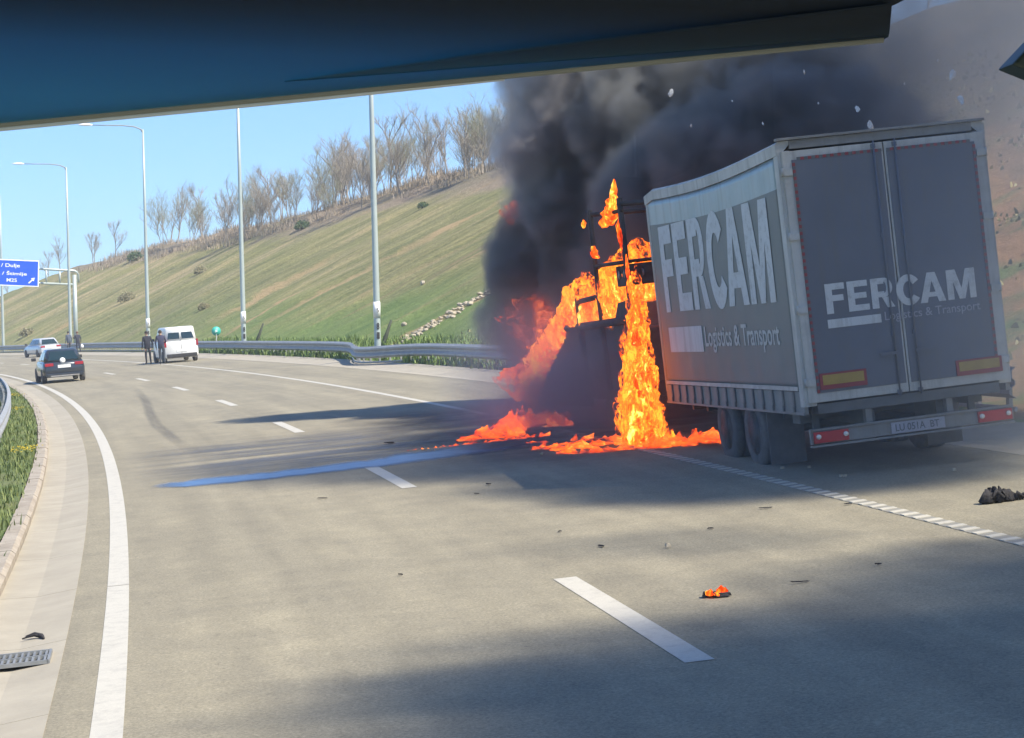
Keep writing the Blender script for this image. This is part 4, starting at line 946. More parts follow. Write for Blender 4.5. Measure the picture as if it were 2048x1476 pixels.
for s_, dt, h_, lb in ((232, 2, 6.6, 'leftmost bare tree of the clump between the third and second lamp poles'), (229, 0, 6.2, 'spreading bare tree, second from the left in the clump by the third lamp pole'),
                      (226.5, 4, 5.2, 'short bare tree behind the clump right of the third lamp pole'), (222, -1, 6.8, 'tallest dense bare tree, mid clump between the third and second lamp poles'),
                      (219, 1, 6.6, 'bare tree just right of the tallest tree in the clump by the third lamp pole'), (216, -1.5, 5.8, 'slanted bare tree at the right end of the clump left of the second lamp pole'),
                      (212.5, 2, 3.8, 'small bare tree touching the second lamp pole on its left')):
    put_tree(s_, crest(s_) + dt, h_, lb, 'clump of bare trees by the third lamp pole')
put_tree(247, crest(247) + 1, 5.2, 'solitary bare tree with a round crown between the gantry post and third lamp pole', None)
for s_, dt, h_ in ((253, 1, 4.2), (256, 3, 4.6), (259, 1, 4.8), (262.5, 2, 4.4), (266, 1, 4.0), (272, 3, 4.6)):
    put_tree(s_, crest(s_) + dt, h_, 'bare tree in the low far row behind the blue sign', 'far row of bare trees behind the sign')
for i, pr_ in enumerate(protos):
    if i not in used:
        for ch in list(pr_.children): bpy.data.objects.remove(ch)
        bpy.data.objects.remove(pr_)

pts = []
for _ in range(2600):
    s_ = random.uniform(110, 245); t_ = crest(s_) + random.uniform(-5.5, 2.5)
    if noise.noise(Vector((s_ * .16, t_ * .3, 2))) > -.15: pts.append((hill(s_, t_), random.uniform(.5, 1.7)))
tufts('crest_brush', pts, 0.42, M['brush'], 9, .018, 'leafless brown brush below the trees along the crest', spread=.3)
# ------------------------------------------------------------------ spill, skid marks, debris on the road
def patch(name, outline, m, h, parent=None, sub=0):
    """flat sheet in road coordinates (s,t)"""
    mb = MB(); n = len(outline) // 2; vs = []; uv = []
    K = 10; fade = []
    for (s0_, t0_), (s1_, t1_) in outline:
        for j in range(K + 1):
            f = j / K; s_ = s0_ + (s1_ - s0_) * f; t_ = t0_ + (t1_ - t0_) * f; vs.append(rd(s_, t_, h)); uv.append((t_, s_)); ii = outline.index(((s0_, t0_), (s1_, t1_))); fade.append(min(1, min(ii, len(outline) - 1 - ii) / (len(outline) * .22)) * min(1, min(j, K - j) / 3.0))
    fs = [(i * (K + 1) + j, i * (K + 1) + j + 1, (i + 1) * (K + 1) + j + 1, (i + 1) * (K + 1) + j) for i in range(len(outline) - 1) for j in range(K)]
    mb.add(vs, fs, 0, True, uv); o = mb.build(name, m, parent, fix=False)
    at_ = o.data.attributes.new('fade', 'FLOAT', 'POINT'); at_.data.foreach_set('value', fade); return o
def alpha_mat(name, c, rough, thr, scale=(1, 1, 1), amount=1.0, spec=0.5, c2=None, soft=0.15, edge=None):
    m, nt, p = base(name); o = [n for n in nt.nodes if n.type == 'OUTPUT_MATERIAL'][0]
    n1 = noi(nt, coords(nt, 'UV', scale), 1.0, 7, 0.65, 0.3)
    r = ramp(nt, [(thr - soft, (0, 0, 0)), (thr + soft, (amount,) * 3)]); nt.links.new(n1, r.inputs[0])
    n2 = noi(nt, coords(nt, 'UV', (scale[0] * 2.5, scale[1] * 2.5, 1)), 1.0, 6, 0.7)
    rc = ramp(nt, [(0.35, c), (0.65, c2 or c)]); nt.links.new(n2, rc.inputs[0]); nt.links.new(rc.outputs[0], p.inputs['Base Color'])
    p.inputs['Roughness'].default_value = rough; p.inputs['Specular IOR Level'].default_value = spec
    fa = N(nt, 'ShaderNodeAttribute', attribute_name='fade'); mu = N(nt, 'ShaderNodeMath', operation='MULTIPLY'); nt.links.new(r.outputs[0], mu.inputs[0]); nt.links.new(fa.outputs['Fac'], mu.inputs[1])
    nt.links.new(mu.outputs[0], p.inputs['Alpha']); return m, nt, p, r
def smooth(ctrl, n):
    out = []
    for i in range(n + 1):
        f = i / n * (len(ctrl) - 1); k = min(len(ctrl) - 2, int(f)); g_ = f - k; a, b = ctrl[k], ctrl[k + 1]
        out.append(tuple(a[j] + (b[j] - a[j]) * g_ for j in range(len(a))))
    return out
# spill: t, s_near, s_far
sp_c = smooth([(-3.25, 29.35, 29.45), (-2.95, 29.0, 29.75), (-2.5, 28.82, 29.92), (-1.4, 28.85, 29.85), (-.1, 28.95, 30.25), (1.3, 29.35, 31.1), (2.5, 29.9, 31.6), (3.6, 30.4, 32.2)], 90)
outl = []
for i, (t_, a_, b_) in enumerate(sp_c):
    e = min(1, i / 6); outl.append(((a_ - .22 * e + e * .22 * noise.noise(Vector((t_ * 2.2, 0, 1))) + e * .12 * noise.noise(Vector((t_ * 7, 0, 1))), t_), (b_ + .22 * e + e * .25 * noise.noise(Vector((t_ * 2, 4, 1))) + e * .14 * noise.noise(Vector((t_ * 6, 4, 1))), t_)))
ms_, *_ = alpha_mat('spill_sky_sheen', (.05, .11, .25), .35, .18, (1.2, 4, 1), .95, c2=(.13, .23, .40), soft=.16)  # blue sky reflection of the wet spill is put into its base colour
tag(patch('liquid_spill', outl, ms_, 0.010), 'streak of liquid running across both lanes from the fire, sky reflection painted blue', 'spill', kind='stuff')
dm_, *_ = alpha_mat('wet_stain', (0.10, 0.10, 0.10), .45, .47, (.22, 1.3, 1), .62, c2=(.13, .125, .12), soft=.12)
tag(patch('stain', [((28.9 + i * .34, -3.64), (29.6 + i * .34, 2.6)) for i in range(28)], dm_, 0.0065), 'dark damp stain on the asphalt beyond the blue streak', 'stain', kind='stuff')
sk_, nt_, p_, r_ = alpha_mat('rubber_mark', (0.11, 0.11, 0.11), .8, .35, (3, .15, 1), .32, soft=.2)
pts_ = smooth([(36.0, -2.28), (40, -2.36), (46, -2.40), (51, -2.24), (60, -1.75), (75, -.98)], 40)
tag(patch('skid_mark', [((a, b - .17), (a, b + .17)) for a, b in pts_], sk_, 0.0075), 'faint dark curved tyre mark on the inner lane', 'skid mark', kind='stuff')
dm2, *_ = alpha_mat('soot_stain', (0.05, 0.05, 0.052), .7, .45, (.5, .7, 1), .75, c2=(.09, .085, .08), soft=.14)
tag(patch('soot_stain', [((26.0 + i * .5, .6), (26.5 + i * .5, 7.0)) for i in range(34)], dm2, 0.012), 'black soot and ash under the burning lorry', 'soot', kind='stuff')

M['charc'] = mat('charred_lump', (0.035, 0.033, 0.035), .95, var=.5, scale=20, bmp=.5)
def shard(name, s_, t_, L_, W_, H_, lb, m='charc', rz=0.0, n=3, gp=None):
    root_p = rd(s_, t_, 0.012); mb = MB()
    for k in range(n):
        c = Vector((random.uniform(-.4, .4) * L_, random.uniform(-.4, .4) * W_, H_ * random.uniform(.2, .5))); vs = []
        for i in range(8):
            vs.append(c + Vector(((-1 if i & 1 else 1) * L_ * random.uniform(.15, .5), (-1 if i & 2 else 1) * W_ * random.uniform(.2, .5), (-1 if i & 4 else 1) * H_ * random.uniform(.2, .45))))
        mb.add(vs, [(0, 1, 3, 2), (4, 6, 7, 5), (0, 4, 5, 1), (2, 3, 7, 6), (0, 2, 6, 4), (1, 5, 7, 3)])
    o = mb.build(name, M[m]); o.location = root_p; o.rotation_euler = (0, 0, rz); tag(o, lb, 'debris', gp); return o
mb = MB()
for k in range(16):
    x = -.22 + .5 * k / 16; r_ = .075 * (1 - .75 * max(0, k - 5) / 11)
    mb.tube([(x, random.uniform(-.03, .03), .0), (x + .04, random.uniform(-.04, .04), r_ * random.uniform(1.0, 1.7)), (x + .09, random.uniform(-.05, .05), r_ * .5)], [r_ * .6, r_ * .5, r_ * .2], 6)
o = mb.build('charred_scrap', M['charc']); o.matrix_world = road_mat(18.0, 4.80, 0.1, .012); tag(o, 'black charred lump lying on the shoulder right of the outer line', 'debris')
D = [(17.9, .72, .04, .20, .02, 'thin dark sliver on the asphalt left of the burning chunk', .3), (33.3, .95, .22, .14, .05, 'dark chunk on the asphalt beyond the blue streak', .2), (25.1, -1.2, .20, .06, .02, 'flat dark scrap between inner line and first dash past the spill', 0.1),
     (17.5, -1.25, .05, .05, .02, 'small dark bit in the middle of the inner lane', 0), (14.7, 1.54, .18, .04, .015, 'flat dark strip right of the burning chunk', .1), (19.3, .62, .05, .04, .015, 'tiny dark crumb beyond the thin sliver', 0),
     (24.7, .91, .09, .06, .03, 'dark crumb right of the second lane dash', .6), (23.7, .58, .07, .05, .02, 'smaller dark crumb just nearer than its neighbour by the second dash', .2), (19.4, 2.83, .16, .05, .02, 'dark scrap left of the profiled outer line', .1),
     (19.0, 3.58, .12, .05, .02, 'dark scrap touching the profiled outer line', .1), (18.3, 1.9, .10, .05, .02, 'dark flake in the sunlit band left of the outer line', .2), (15.1, 2.35, .06, .04, .02, 'dark pebble right of the burning chunk, toward the outer line', .2)]
for a in D: shard('road_debris', a[0], a[1], a[2] * .62, a[3] * .62, a[4] * .7, a[5], rz=a[6])
WH = [(22.9, 4.25, 'white fragment on the road under the left mud flap'), (22.7, 4.53, 'white fragment right of its twin under the trailer bumper'), (21.4, 4.45, 'pale fragment in front of the trailer bumper'), (20.9, 5.6, 'pale fragment on the dark road behind the trailer'), (17.4, 1.2, 'tiny white chip on the sunlit asphalt'), (28.2, 2.4, 'pale scrap beside the ground flames')]
for s_, t_, lb in WH: shard('white_fragment', s_, t_, .05, .045, .04, lb, 'stone', n=2)
# burning chunk
bc = shard('burning_chunk', 14.5, .80, .15, .10, .05, 'small chunk burning on the asphalt by itself, right of the nearest dash')
# twisted strip on the gutter
mb = MB(); mb.tube([(-.10, .10, .01), (-.03, .06, .03), (.03, .0, .02), (.05, -.10, .01)], [.012, .02, .02, .008], 6); mb.tube([(-.13, .02, .01), (-.03, .03, .03), (.02, .01, .02)], [.006, .01, .012], 5)
o = mb.build('rubber_strip', M['charc']); o.matrix_world = road_mat(16.35, -4.37, 0, -.02); o.scale = (1.0, 1.0, 1.0); tag(o, 'dark twisted strip lying on the concrete gutter above the drain grate', 'debris')
# drain grate
dg_ = empty('drain_grate', mw=road_mat(15.25, -4.53, 0, .010)); tag(dg_, 'cast iron drain grate set in the concrete gutter at the lower left', 'grate')
mb = MB(); mb.box((0, .235, 0), (.60, .02, .03)); mb.box((0, -.235, 0), (.60, .02, .03)); mb.box((0, 0, 0), (.60, .02, .028)); mb.box((-.30, 0, 0), (.02, .49, .03)); mb.box((.30, 0, 0), (.02, .49, .03)); mb.build('grate_frame', M['galv_dark'], dg_)
for i in range(13):
    mb = MB(); mb.box((-.27 + i * .045, 0, -.002), (.018, .45, .02)); mb.build('grate_bar', M['galv_dark'], dg_)
mb = MB(); mb.box((0, 0, -.016), (.58, .47, .004)); mb.build('grate_pit', M['black'], dg_)
# yellow flowers on the verge
M['yellow'] = mat('yellow_petal', (0.75, 0.55, 0.03), .6, var=.1)
for s_, t_, n_, lb in ((70, -5.45, 60, 'patch of yellow flowers far along the left verge'), (38.5, -5.22, 40, 'clump of yellow flowers on the verge beside the kerb'), (58, -5.5, 22, 'small yellow-green flower clump by the guardrail post')):
    P0_ = rd(s_, t_, .10); mb = MB()
    for _ in range(n_):
        c = Vector((random.gauss(0, .13), random.gauss(0, .8), random.uniform(.05, .16)))
        for k in range(5): q = k * 1.257; mb.add([c, c + Vector((math.cos(q) * .03, math.sin(q) * .03, .012)), c + Vector((math.cos(q + .8) * .03, math.sin(q + .8) * .03, .012))], [(0, 1, 2)])
    o = mb.build('yellow_flowers', M['yellow'], fix=False); o.location = P0_; tag(o, lb, 'flowers', kind='stuff')
# ------------------------------------------------------------------ fire
def fire_mat(name, scale, stops, strength, thr=(.30, .42), stretch=(1, 1, .45)):
    m = bpy.data.materials.new(name); m.use_nodes = True; nt = m.node_tree; nt.nodes.clear(); o = nt.nodes.new('ShaderNodeOutputMaterial')
    co = coords(nt, 'Object', stretch); n1 = noi(nt, co, scale, 6, .68, .9); n2 = noi(nt, co, scale * .35, 3, .5, .4)
    ad = N(nt, 'ShaderNodeMath', operation='ADD'); nt.links.new(n1, ad.inputs[0]); nt.links.new(n2, ad.inputs[1])
    hf = N(nt, 'ShaderNodeMath', operation='MULTIPLY'); nt.links.new(ad.outputs[0], hf.inputs[0]); hf.inputs[1].default_value = .5
    r = ramp(nt, stops); nt.links.new(hf.outputs[0], r.inputs[0]); e = N(nt, 'ShaderNodeEmission'); e.inputs['Strength'].default_value = strength; nt.links.new(r.outputs[0], e.inputs[0])
    t = N(nt, 'ShaderNodeBsdfTransparent'); mx = N(nt, 'ShaderNodeMixShader'); ra = ramp(nt, [(thr[0], (0, 0, 0)), (thr[1], (1, 1, 1))]); nt.links.new(hf.outputs[0], ra.inputs[0])
    nt.links.new(ra.outputs[0], mx.inputs[0]); nt.links.new(t.outputs[0], mx.inputs[1]); nt.links.new(e.outputs[0], mx.inputs[2]); nt.links.new(mx.outputs[0], o.inputs[0]); return m
HOT = [(.41, (.20, .008, .003)), (.465, (.72, .04, .006)), (.51, (1.0, .11, .012)), (.56, (1.0, .30, .02)), (.625, (1.0, .80, .16))]
REDH = [(.46, (.55, .03, .006)), (.53, (1.0, .11, .012)), (.60, (1.0, .36, .03))]
RED = [(.38, (.30, .012, .006)), (.48, (.75, .05, .012)), (.58, (1.0, .14, .02)), (.68, (1.0, .36, .06))]
M['fire'] = fire_mat('flame', 10.5, HOT, 1.15, (.40, .50), (1, 1, .6))
M['fire_fine'] = fire_mat('flame_fine', 12, HOT, 1.1, (.37, .45))
M['fire_low'] = fire_mat('ground_flame', 10, RED, 1.1, (.43, .66), (.8, .8, 1.3))
M['fire_red'] = fire_mat('smoky_flame', 5.0, RED, .9, (.46, .60), (1, 1, .7))
M['fire_shell'] = fire_mat('flame_wisps', 13, REDH, 1.0, (.505, .56), (1, 1, .55))
def tongue(mb, pts, rads, n=18, seg=36, amp=.35, fr=3.0, flat=1.0):
    pts = [Vector(p) for p in pts]; vs = []; fs = []; sd = random.uniform(0, 90)
    for i in range(seg + 1):
        f = i / seg * (len(pts) - 1); k = min(len(pts) - 2, int(f)); g_ = f - k; g2 = g_ * g_ * (3 - 2 * g_)
        p = pts[k].lerp(pts[k + 1], g_); r = rads[k] + (rads[k + 1] - rads[k]) * g2
        for j in range(n):
            q = 2 * math.pi * j / n; d = Vector((math.cos(q), math.sin(q) * flat, 0)); w_ = p + d * r
            a = noise.noise(Vector((w_.x * fr + sd, w_.y * fr, w_.z * fr * .55))) + .5 * noise.noise(Vector((w_.x * fr * 2.6 + sd, w_.y * fr * 2.6, w_.z * fr * 1.4)))
            a += .45 * noise.noise(Vector((w_.x * fr * 6 + sd, w_.y * fr * 6, w_.z * fr * 3.2)))
            vs.append(p + d * r * (1 + amp * a) + Vector((0, 0, .45 * r * a)))
    for i in range(seg):
        for j in range(n): fs.append((i * n + j, i * n + (j + 1) % n, (i + 1) * n + (j + 1) % n, (i + 1) * n + j))
    fs += [tuple(range(n))[::-1], tuple(range(seg * n, seg * n + n))]; mb.add(vs, fs, 0, True)
def loc(a, b, c): return TM @ Vector((a, b, c))
def flames(name, label, m, items, cat='fire', shell=0, **kw):
    mb = MB(); o0 = Vector(items[0][0][0])
    for pts, rads in items: tongue(mb, [Vector(p) - o0 for p in pts], rads, **kw)
    o = mb.build(name, m, fix=False); o.location = o0; tag(o, label, cat, kind='stuff')
    if shell:
        m2b = MB()
        for pts, rads in items: tongue(m2b, [Vector(p) - o0 + Vector((0, 0, .12 * i)) for i, p in enumerate(pts)], [r_ * shell + .02 for r_ in rads], **kw)
        m2b.build('flame_wisps', M['fire_shell'], o, fix=False)
    return o
rn = random.Random(5)
cf_ = []
# tall column of flame between lorry and trailer
it = []
for k in range(9):
    b = 6.75 + rn.uniform(-.12, .55); a = -1.58 + rn.uniform(-.12, .12); tp = rn.uniform(.7, 1.6)
    it.append(([loc(a, b, -.02), loc(a, b, .5), loc(a + rn.uniform(-.08, .08), b + .1, tp * .6), loc(a + .05, b + .25, tp)], [rn.uniform(.15, .25), .17, .09, .02]))
it.append(([loc(-1.55, 6.95, .1), loc(-1.56, 7.0, .8), loc(-1.52, 7.15, 1.7), loc(-1.45, 7.3, 2.1), loc(-1.42, 7.35, 2.45)], [.24, .18, .14, .08, .02]))
it.append(([loc(-1.5, 7.2, .1), loc(-1.5, 7.25, .9), loc(-1.45, 7.35, 1.7), loc(-1.4, 7.5, 2.3)], [.22, .15, .10, .02]))
flames('fire_column', 'tall orange column of flame between the burned lorry and the trailer', M['fire'], it, shell=1.3, n=26, seg=60, amp=.55, fr=3.8)
for k in range(26):
    b = rn.uniform(6.5, 7.6); a = -1.55 + rn.uniform(-.22, .15); z0 = rn.uniform(0, 1.8) * (1 - .4 * abs(b - 7)); h = rn.uniform(.15, .4); r_ = rn.uniform(.03, .07)
    it2 = ([loc(a, b, z0), loc(a + rn.uniform(-.06, .06), b, z0 + h * .5), loc(a + rn.uniform(-.12, .12), b + .05, z0 + h)], [r_, r_ * .8, .006]); cf_.append(it2)
flames('fire_licks', 'ragged licks of flame around the tall fire column', M['fire_fine'], cf_, n=10, seg=18, amp=.8, fr=9)
# flames running up the rear post of the lorry body and loose tongues at its top
it = []
for c0, c1, b, r_ in ((3.15, 3.75, 8.45, .05), (2.6, 3.1, 8.25, .035), (2.3, 2.75, 8.15, .05)):
    it.append(([loc(-1.28, b, c0), loc(-1.29, b, (c0 + c1) / 2), loc(-1.27, b + .03, c1)], [r_ * .6, r_, r_ * .3]))
it.append(([loc(-1.25, 9.25, 3.62), loc(-1.26, 9.1, 3.78), loc(-1.25, 8.95, 3.98), loc(-1.24, 8.75, 4.12), loc(-1.24, 8.65, 4.32)], [.05, .12, .09, .05, .015]))
it.append(([loc(-1.25, 9.75, 3.62), loc(-1.25, 9.72, 3.70), loc(-1.24, 9.7, 3.82)], [.06, .10, .04]))
it.append(([loc(-1.25, 11.4, 3.72), loc(-1.25, 11.4, 3.80), loc(-1.25, 11.38, 3.86)], [.03, .05, .02]))
it.append(([loc(-1.27, 10.55, 3.15), loc(-1.27, 10.65, 3.25), loc(-1.27, 10.75, 3.36)], [.06, .06, .03]))
flames('post_flames', 'small bright flames licking up the top of the black lorry frame', M['fire_fine'], it, n=18, seg=36, amp=.75, fr=8)
# flames filling the openings of the burned body
def top_of(b): return float(np.interp(b, [8.4, 9.2, 10.7, 12.6, 13.6, 14.4], [3.50, 3.28, 2.98, 2.80, 2.50, 2.15]))
it = []
b = 9.3
while b < 14.3:
    tp = top_of(b) - .12 + rn.uniform(-.14, .06); c0 = 2.0 if b > 10.4 else 2.35; a = rn.uniform(-1.0, -.75) if b < 10.4 else rn.uniform(-1.05, -.45) if b < 12.5 else rn.uniform(-1.15, -.7)
    if rn.random() < .8: it.append(([loc(a, b, c0), loc(a, b + .05, c0 + (tp - c0) * .4), loc(a, b + .02, c0 + (tp - c0) * .8), loc(a, b - .1, tp)], [.16, .20, .14, .03]))
    b += .24
flames('body_flames', 'orange flames filling the openings of the burned lorry frame', M['fire'], it, shell=1.4, n=24, seg=40, amp=.6, fr=3.6)
it = []
L_ = [(-1.2, 14.1, 2.10), (-1.2, 15.0, 1.78), (-1.2, 16.0, 1.50), (-1.2, 17.1, 1.15), (-1.2, 18.2, .72), (-1.2, 19.0, .42)]
for i in range(26):
    f = i / 25 * 5; k = min(4, int(f)); p = Vector(L_[k]).lerp(Vector(L_[k + 1]), f - k); h = .16 + .26 * i / 25 + rn.uniform(0, .22)
    it.append(([loc(*p) + Vector((0, 0, -.10)), loc(*p) + Vector((0, .02, h * .4)), loc(*p) + Vector((-.02, -.1, h))], [.08, .09 + .10 * i / 25, .02]))
flames('cab_flames', 'sloping line of flame along the collapsed cab of the lorry', M['fire'], it, shell=1.7, n=16, seg=26, amp=.75, fr=4.5)
it = []
for p, r_ in (((3.9, 42.6, 3.3), .55), ((4.3, 42.5, 3.0), .55), ((3.6, 42.6, 2.0), .35), ((4.1, 42.3, 2.2), .45), ((3.6, 43.0, 5.7), .22), ((4.6, 41.9, 2.5), .4), ((4.1, 41.6, 1.7), .22)):
    p = Vector(p); p = p + Vector((-.04, -1.2, 0)); it.append(([p - Vector((0, 0, r_)), p, p + Vector((0, 0, r_ * .8)), p + Vector((.1, 0, r_ * 1.3))], [r_ * .4, r_, r_ * .7, .05]))
flames('smoky_flames', 'dull red flames half hidden in the smoke in front of the cab', M['fire_red'], it, n=26, seg=36, amp=.95, fr=2.6)
# fire on the ground
it = []
def gtongue(X, Y, h, r_):
    z = rd(Y, X, .0).z if False else GR * Y + GR2 * Y * Y + BANK * (X + .02 * (Y - 20))
    P0_ = Vector((X, Y, z)); it.append(([P0_ + Vector((0, 0, -.02)), P0_ + Vector((0, 0, h * .35)), P0_ + Vector((rn.uniform(-.05, .08), rn.uniform(-.05, .05), h))], [r_, r_ * .8, .01]))
for _ in range(70): Y = rn.uniform(32.2, 35.8); gtongue(1.6 + .42 * (Y - 32.2) + rn.uniform(-.5, .55), Y, rn.uniform(.05, .24), rn.uniform(.08, .22))
for _ in range(34): gtongue(rn.uniform(2.2, 3.2), rn.uniform(33.6, 35.4), rn.uniform(.15, .38), rn.uniform(.10, .2))
flames('ground_fire', 'low red flames burning on the road left of the lorry cab', M['fire_low'], it, n=10, seg=10, amp=.6, fr=5)
it = []
for _ in range(85):
    X = rn.uniform(1.9, 3.7); gtongue(X, rn.uniform(27.7, 30.6) + (3.0 - X) * .4, rn.uniform(.03, .14), rn.uniform(.06, .2))
for _ in range(60): X = rn.uniform(3.3, 4.9); gtongue(X, rn.uniform(27.4, 28.7) + (4.2 - X) * .25, rn.uniform(.04, .22), rn.uniform(.06, .2))
flames('burning_debris', 'patches of flame on the asphalt at the foot of the tall fire column', M['fire_low'], it, n=10, seg=10, amp=.6, fr=5)
it = []
for i in range(60):
    f = i / 59; X = -.25 + 2.7 * f; gtongue(X, 31.5 + .35 * f + .10 * f * math.sin(i), .02 + .06 * f + rn.uniform(0, .03), .03 + .05 * f)
flames('burning_fuel_line', 'thin red line of burning fuel along the far side of the blue streak', M['fire_low'], it, n=8, seg=8, amp=.5, fr=6)
it = []
for dx, dy, h in ((.03, 0, .07), (-.05, .01, .05), (.07, .02, .05), (0.0, -.03, .04)):
    P0_ = rd(14.5 + dy, .80 + dx, .02); it.append(([P0_, P0_ + Vector((0, 0, h * .5)), P0_ + Vector((.01, 0, h))], [.03, .035, .006]))
flames('ember_flame', 'small flame on the burning chunk lying on the road', M['fire_fine'], it, n=10, seg=10, amp=.5, fr=9)

# ------------------------------------------------------------------ smoke : density grids built with geometry nodes
def smoke(name, label, lo, hi, vox, blobs, mat_, nsc, namp, k, detail=5, rise=(0, 0, 0), streak=(1, 1, 1)):
    ng = bpy.data.node_groups.new(name, 'GeometryNodeTree'); ng.interface.new_socket('Geometry', in_out='OUTPUT', socket_type='NodeSocketGeometry'); ng.interface.new_socket('Geometry', in_out='INPUT', socket_type='NodeSocketGeometry')
    go = ng.nodes.new('NodeGroupOutput'); vc = ng.nodes.new('GeometryNodeVolumeCube'); pos = ng.nodes.new('GeometryNodeInputPosition')
    lo, hi = Vector(lo), Vector(hi); vc.inputs['Min'].default_value = lo; vc.inputs['Max'].default_value = hi
    for ax, i in (('X', 0), ('Y', 1), ('Z', 2)): vc.inputs['Resolution ' + ax].default_value = max(8, int((hi[i] - lo[i]) / vox))
    def tn(scale, det, off, st):
        mp = ng.nodes.new('ShaderNodeVectorMath'); mp.operation = 'MULTIPLY_ADD'; ng.links.new(pos.outputs[0], mp.inputs[0]); mp.inputs[1].default_value = st; mp.inputs[2].default_value = off
        t = ng.nodes.new('ShaderNodeTexNoise'); t.inputs['Scale'].default_value = scale; t.inputs['Detail'].default_value = det; t.inputs['Roughness'].default_value = .6; t.inputs['Distortion'].default_value = .35
        ng.links.new(mp.outputs[0], t.inputs['Vector']); return t.outputs[0]
    n = tn(nsc, detail, (3, 7, 1), streak)
    na = ng.nodes.new('ShaderNodeMath'); na.operation = 'MULTIPLY_ADD'; ng.links.new(n, na.inputs[0]); na.inputs[1].default_value = namp; na.inputs[2].default_value = 1 - namp * .5
    last = None
    for c, r_, w_ in blobs:
        d = ng.nodes.new('ShaderNodeVectorMath'); d.operation = 'DISTANCE'; ng.links.new(pos.outputs[0], d.inputs[0]); d.inputs[1].default_value = c
        a = ng.nodes.new('ShaderNodeMath'); a.operation = 'MULTIPLY_ADD'; ng.links.new(d.outputs['Value'], a.inputs[0]); a.inputs[1].default_value = -1 / r_; ng.links.new(na.outputs[0], a.inputs[2])
        m1 = ng.nodes.new('ShaderNodeMath'); m1.operation = 'MULTIPLY'; m1.use_clamp = True; ng.links.new(a.outputs[0], m1.inputs[0]); m1.inputs[1].default_value = k
        m2_ = ng.nodes.new('ShaderNodeMath'); m2_.operation = 'MULTIPLY'; ng.links.new(m1.outputs[0], m2_.inputs[0]); m2_.inputs[1].default_value = w_
        if last is None: last = m2_
        else:
            mx = ng.nodes.new('ShaderNodeMath'); mx.operation = 'MAXIMUM'; ng.links.new(last.outputs[0], mx.inputs[0]); ng.links.new(m2_.outputs[0], mx.inputs[1]); last = mx
    ng.links.new(last.outputs[0], vc.inputs['Density'])
    sm = ng.nodes.new('GeometryNodeSetMaterial'); sm.inputs['Material'].default_value = mat_; ng.links.new(vc.outputs[0], sm.inputs[0]); ng.links.new(sm.outputs[0], go.inputs[0])
    vd = bpy.data.volumes.new(name); o = bpy.data.objects.new(name, vd); col.objects.link(o); vd.materials.append(mat_)
    md = o.modifiers.new('smoke', 'NODES'); md.node_group = ng; tag(o, label, 'smoke', kind='stuff'); return o
def vol_mat(name, color, dens, aniso=0.2):
    m = bpy.data.materials.new(name); m.use_nodes = True; nt = m.node_tree; nt.nodes.clear(); o = nt.nodes.new('ShaderNodeOutputMaterial'); p = nt.nodes.new('ShaderNodeVolumePrincipled')
    p.inputs['Color'].default_value = (*color, 1); p.inputs['Density'].default_value = dens; p.inputs['Anisotropy'].default_value = aniso; nt.links.new(p.outputs[0], o.inputs['Volume']); return m
vm = vol_mat('black_smoke', (.42, .43, .43), 1.0)
B1 = [((4.35, 41.6, 2.5), .95, 2.2), ((4.05, 41.6, 3.35), 1.25, 2.5), ((4.0, 41.5, 4.3), 1.2, 3), ((4.5, 41.3, 5.1), 1.35, 3), ((4.9, 41.6, 6.1), 1.2, 3),
      ((5.4, 40.2, 5.7), 1.7, 3), ((5.3, 40.5, 7.0), 1.7, 3), ((5.3, 40.0, 4.2), 1.5, 3), ((5.6, 37.5, 4.0), 1.4, 2.5), ((5.2, 40.5, 2.9), 1.3, 2.5),
      ((5.6, 36.0, 5.2), 1.5, 2.4), ((6.4, 38.5, 7.3), 2.1, 2.6), ((7.9, 38, 7.4), 2.3, 2.4), ((9.5, 37.5, 7.6), 2.4, .8), ((7.0, 35, 5.8), 2.0, 2.4), ((8.6, 35, 5.6), 2.2, 1.8), ((5.6, 33.8, 3.9), 1.1, 1.6), ((5.2, 33.8, 1.9), 1.2, 1.2), ((5.1, 36.4, 2.1), 1.3, 1.6), ((4.6, 38.6, 1.4), .9, 1.2), ((11.4, 36.5, 8.4), 2.7, .28), ((13.0, 37, 8.6), 2.5, .20), ((3.2, 33.4, 1.5), 1.15, .75), ((3.35, 36, 1.2), 1.1, .6), ((3.5, 31.4, 2.0), .8, .5), ((3.4, 38.0, 1.3), .9, .35)]
vml = vol_mat('sunlit_edge_smoke', (.86, .82, .78), 1.0)  # sunlight on the left edge of the plume, put into a paler smoke colour
BL = [((4.2, 40.6, 6.2), 1.0, 1.6), ((4.10, 40.4, 7.1), 1.25, 1.8), ((4.4, 40.2, 8.1), 1.35, 1.8), ((4.6, 40.0, 9.3), 1.6, 1.6), ((5.4, 39.6, 9.6), 1.3, 1.0)]
smoke('smoke', 'smoke curling up the left edge of the black plume, painted paler where sunlit', (1.8, 37, 4.4), (9, 43, 11.4), .07, BL, vml, 1.5, 1.6, 6.0, 8)
smoke('smoke', 'dense black smoke boiling up from the burning lorry', (1.8, 30.5, .6), (16, 44, 11.6), .09, B1, vm, 1.25, 1.5, 8.0, 8)
vm2 = vol_mat('drifting_smoke', (.50, .50, .50), 1.0)
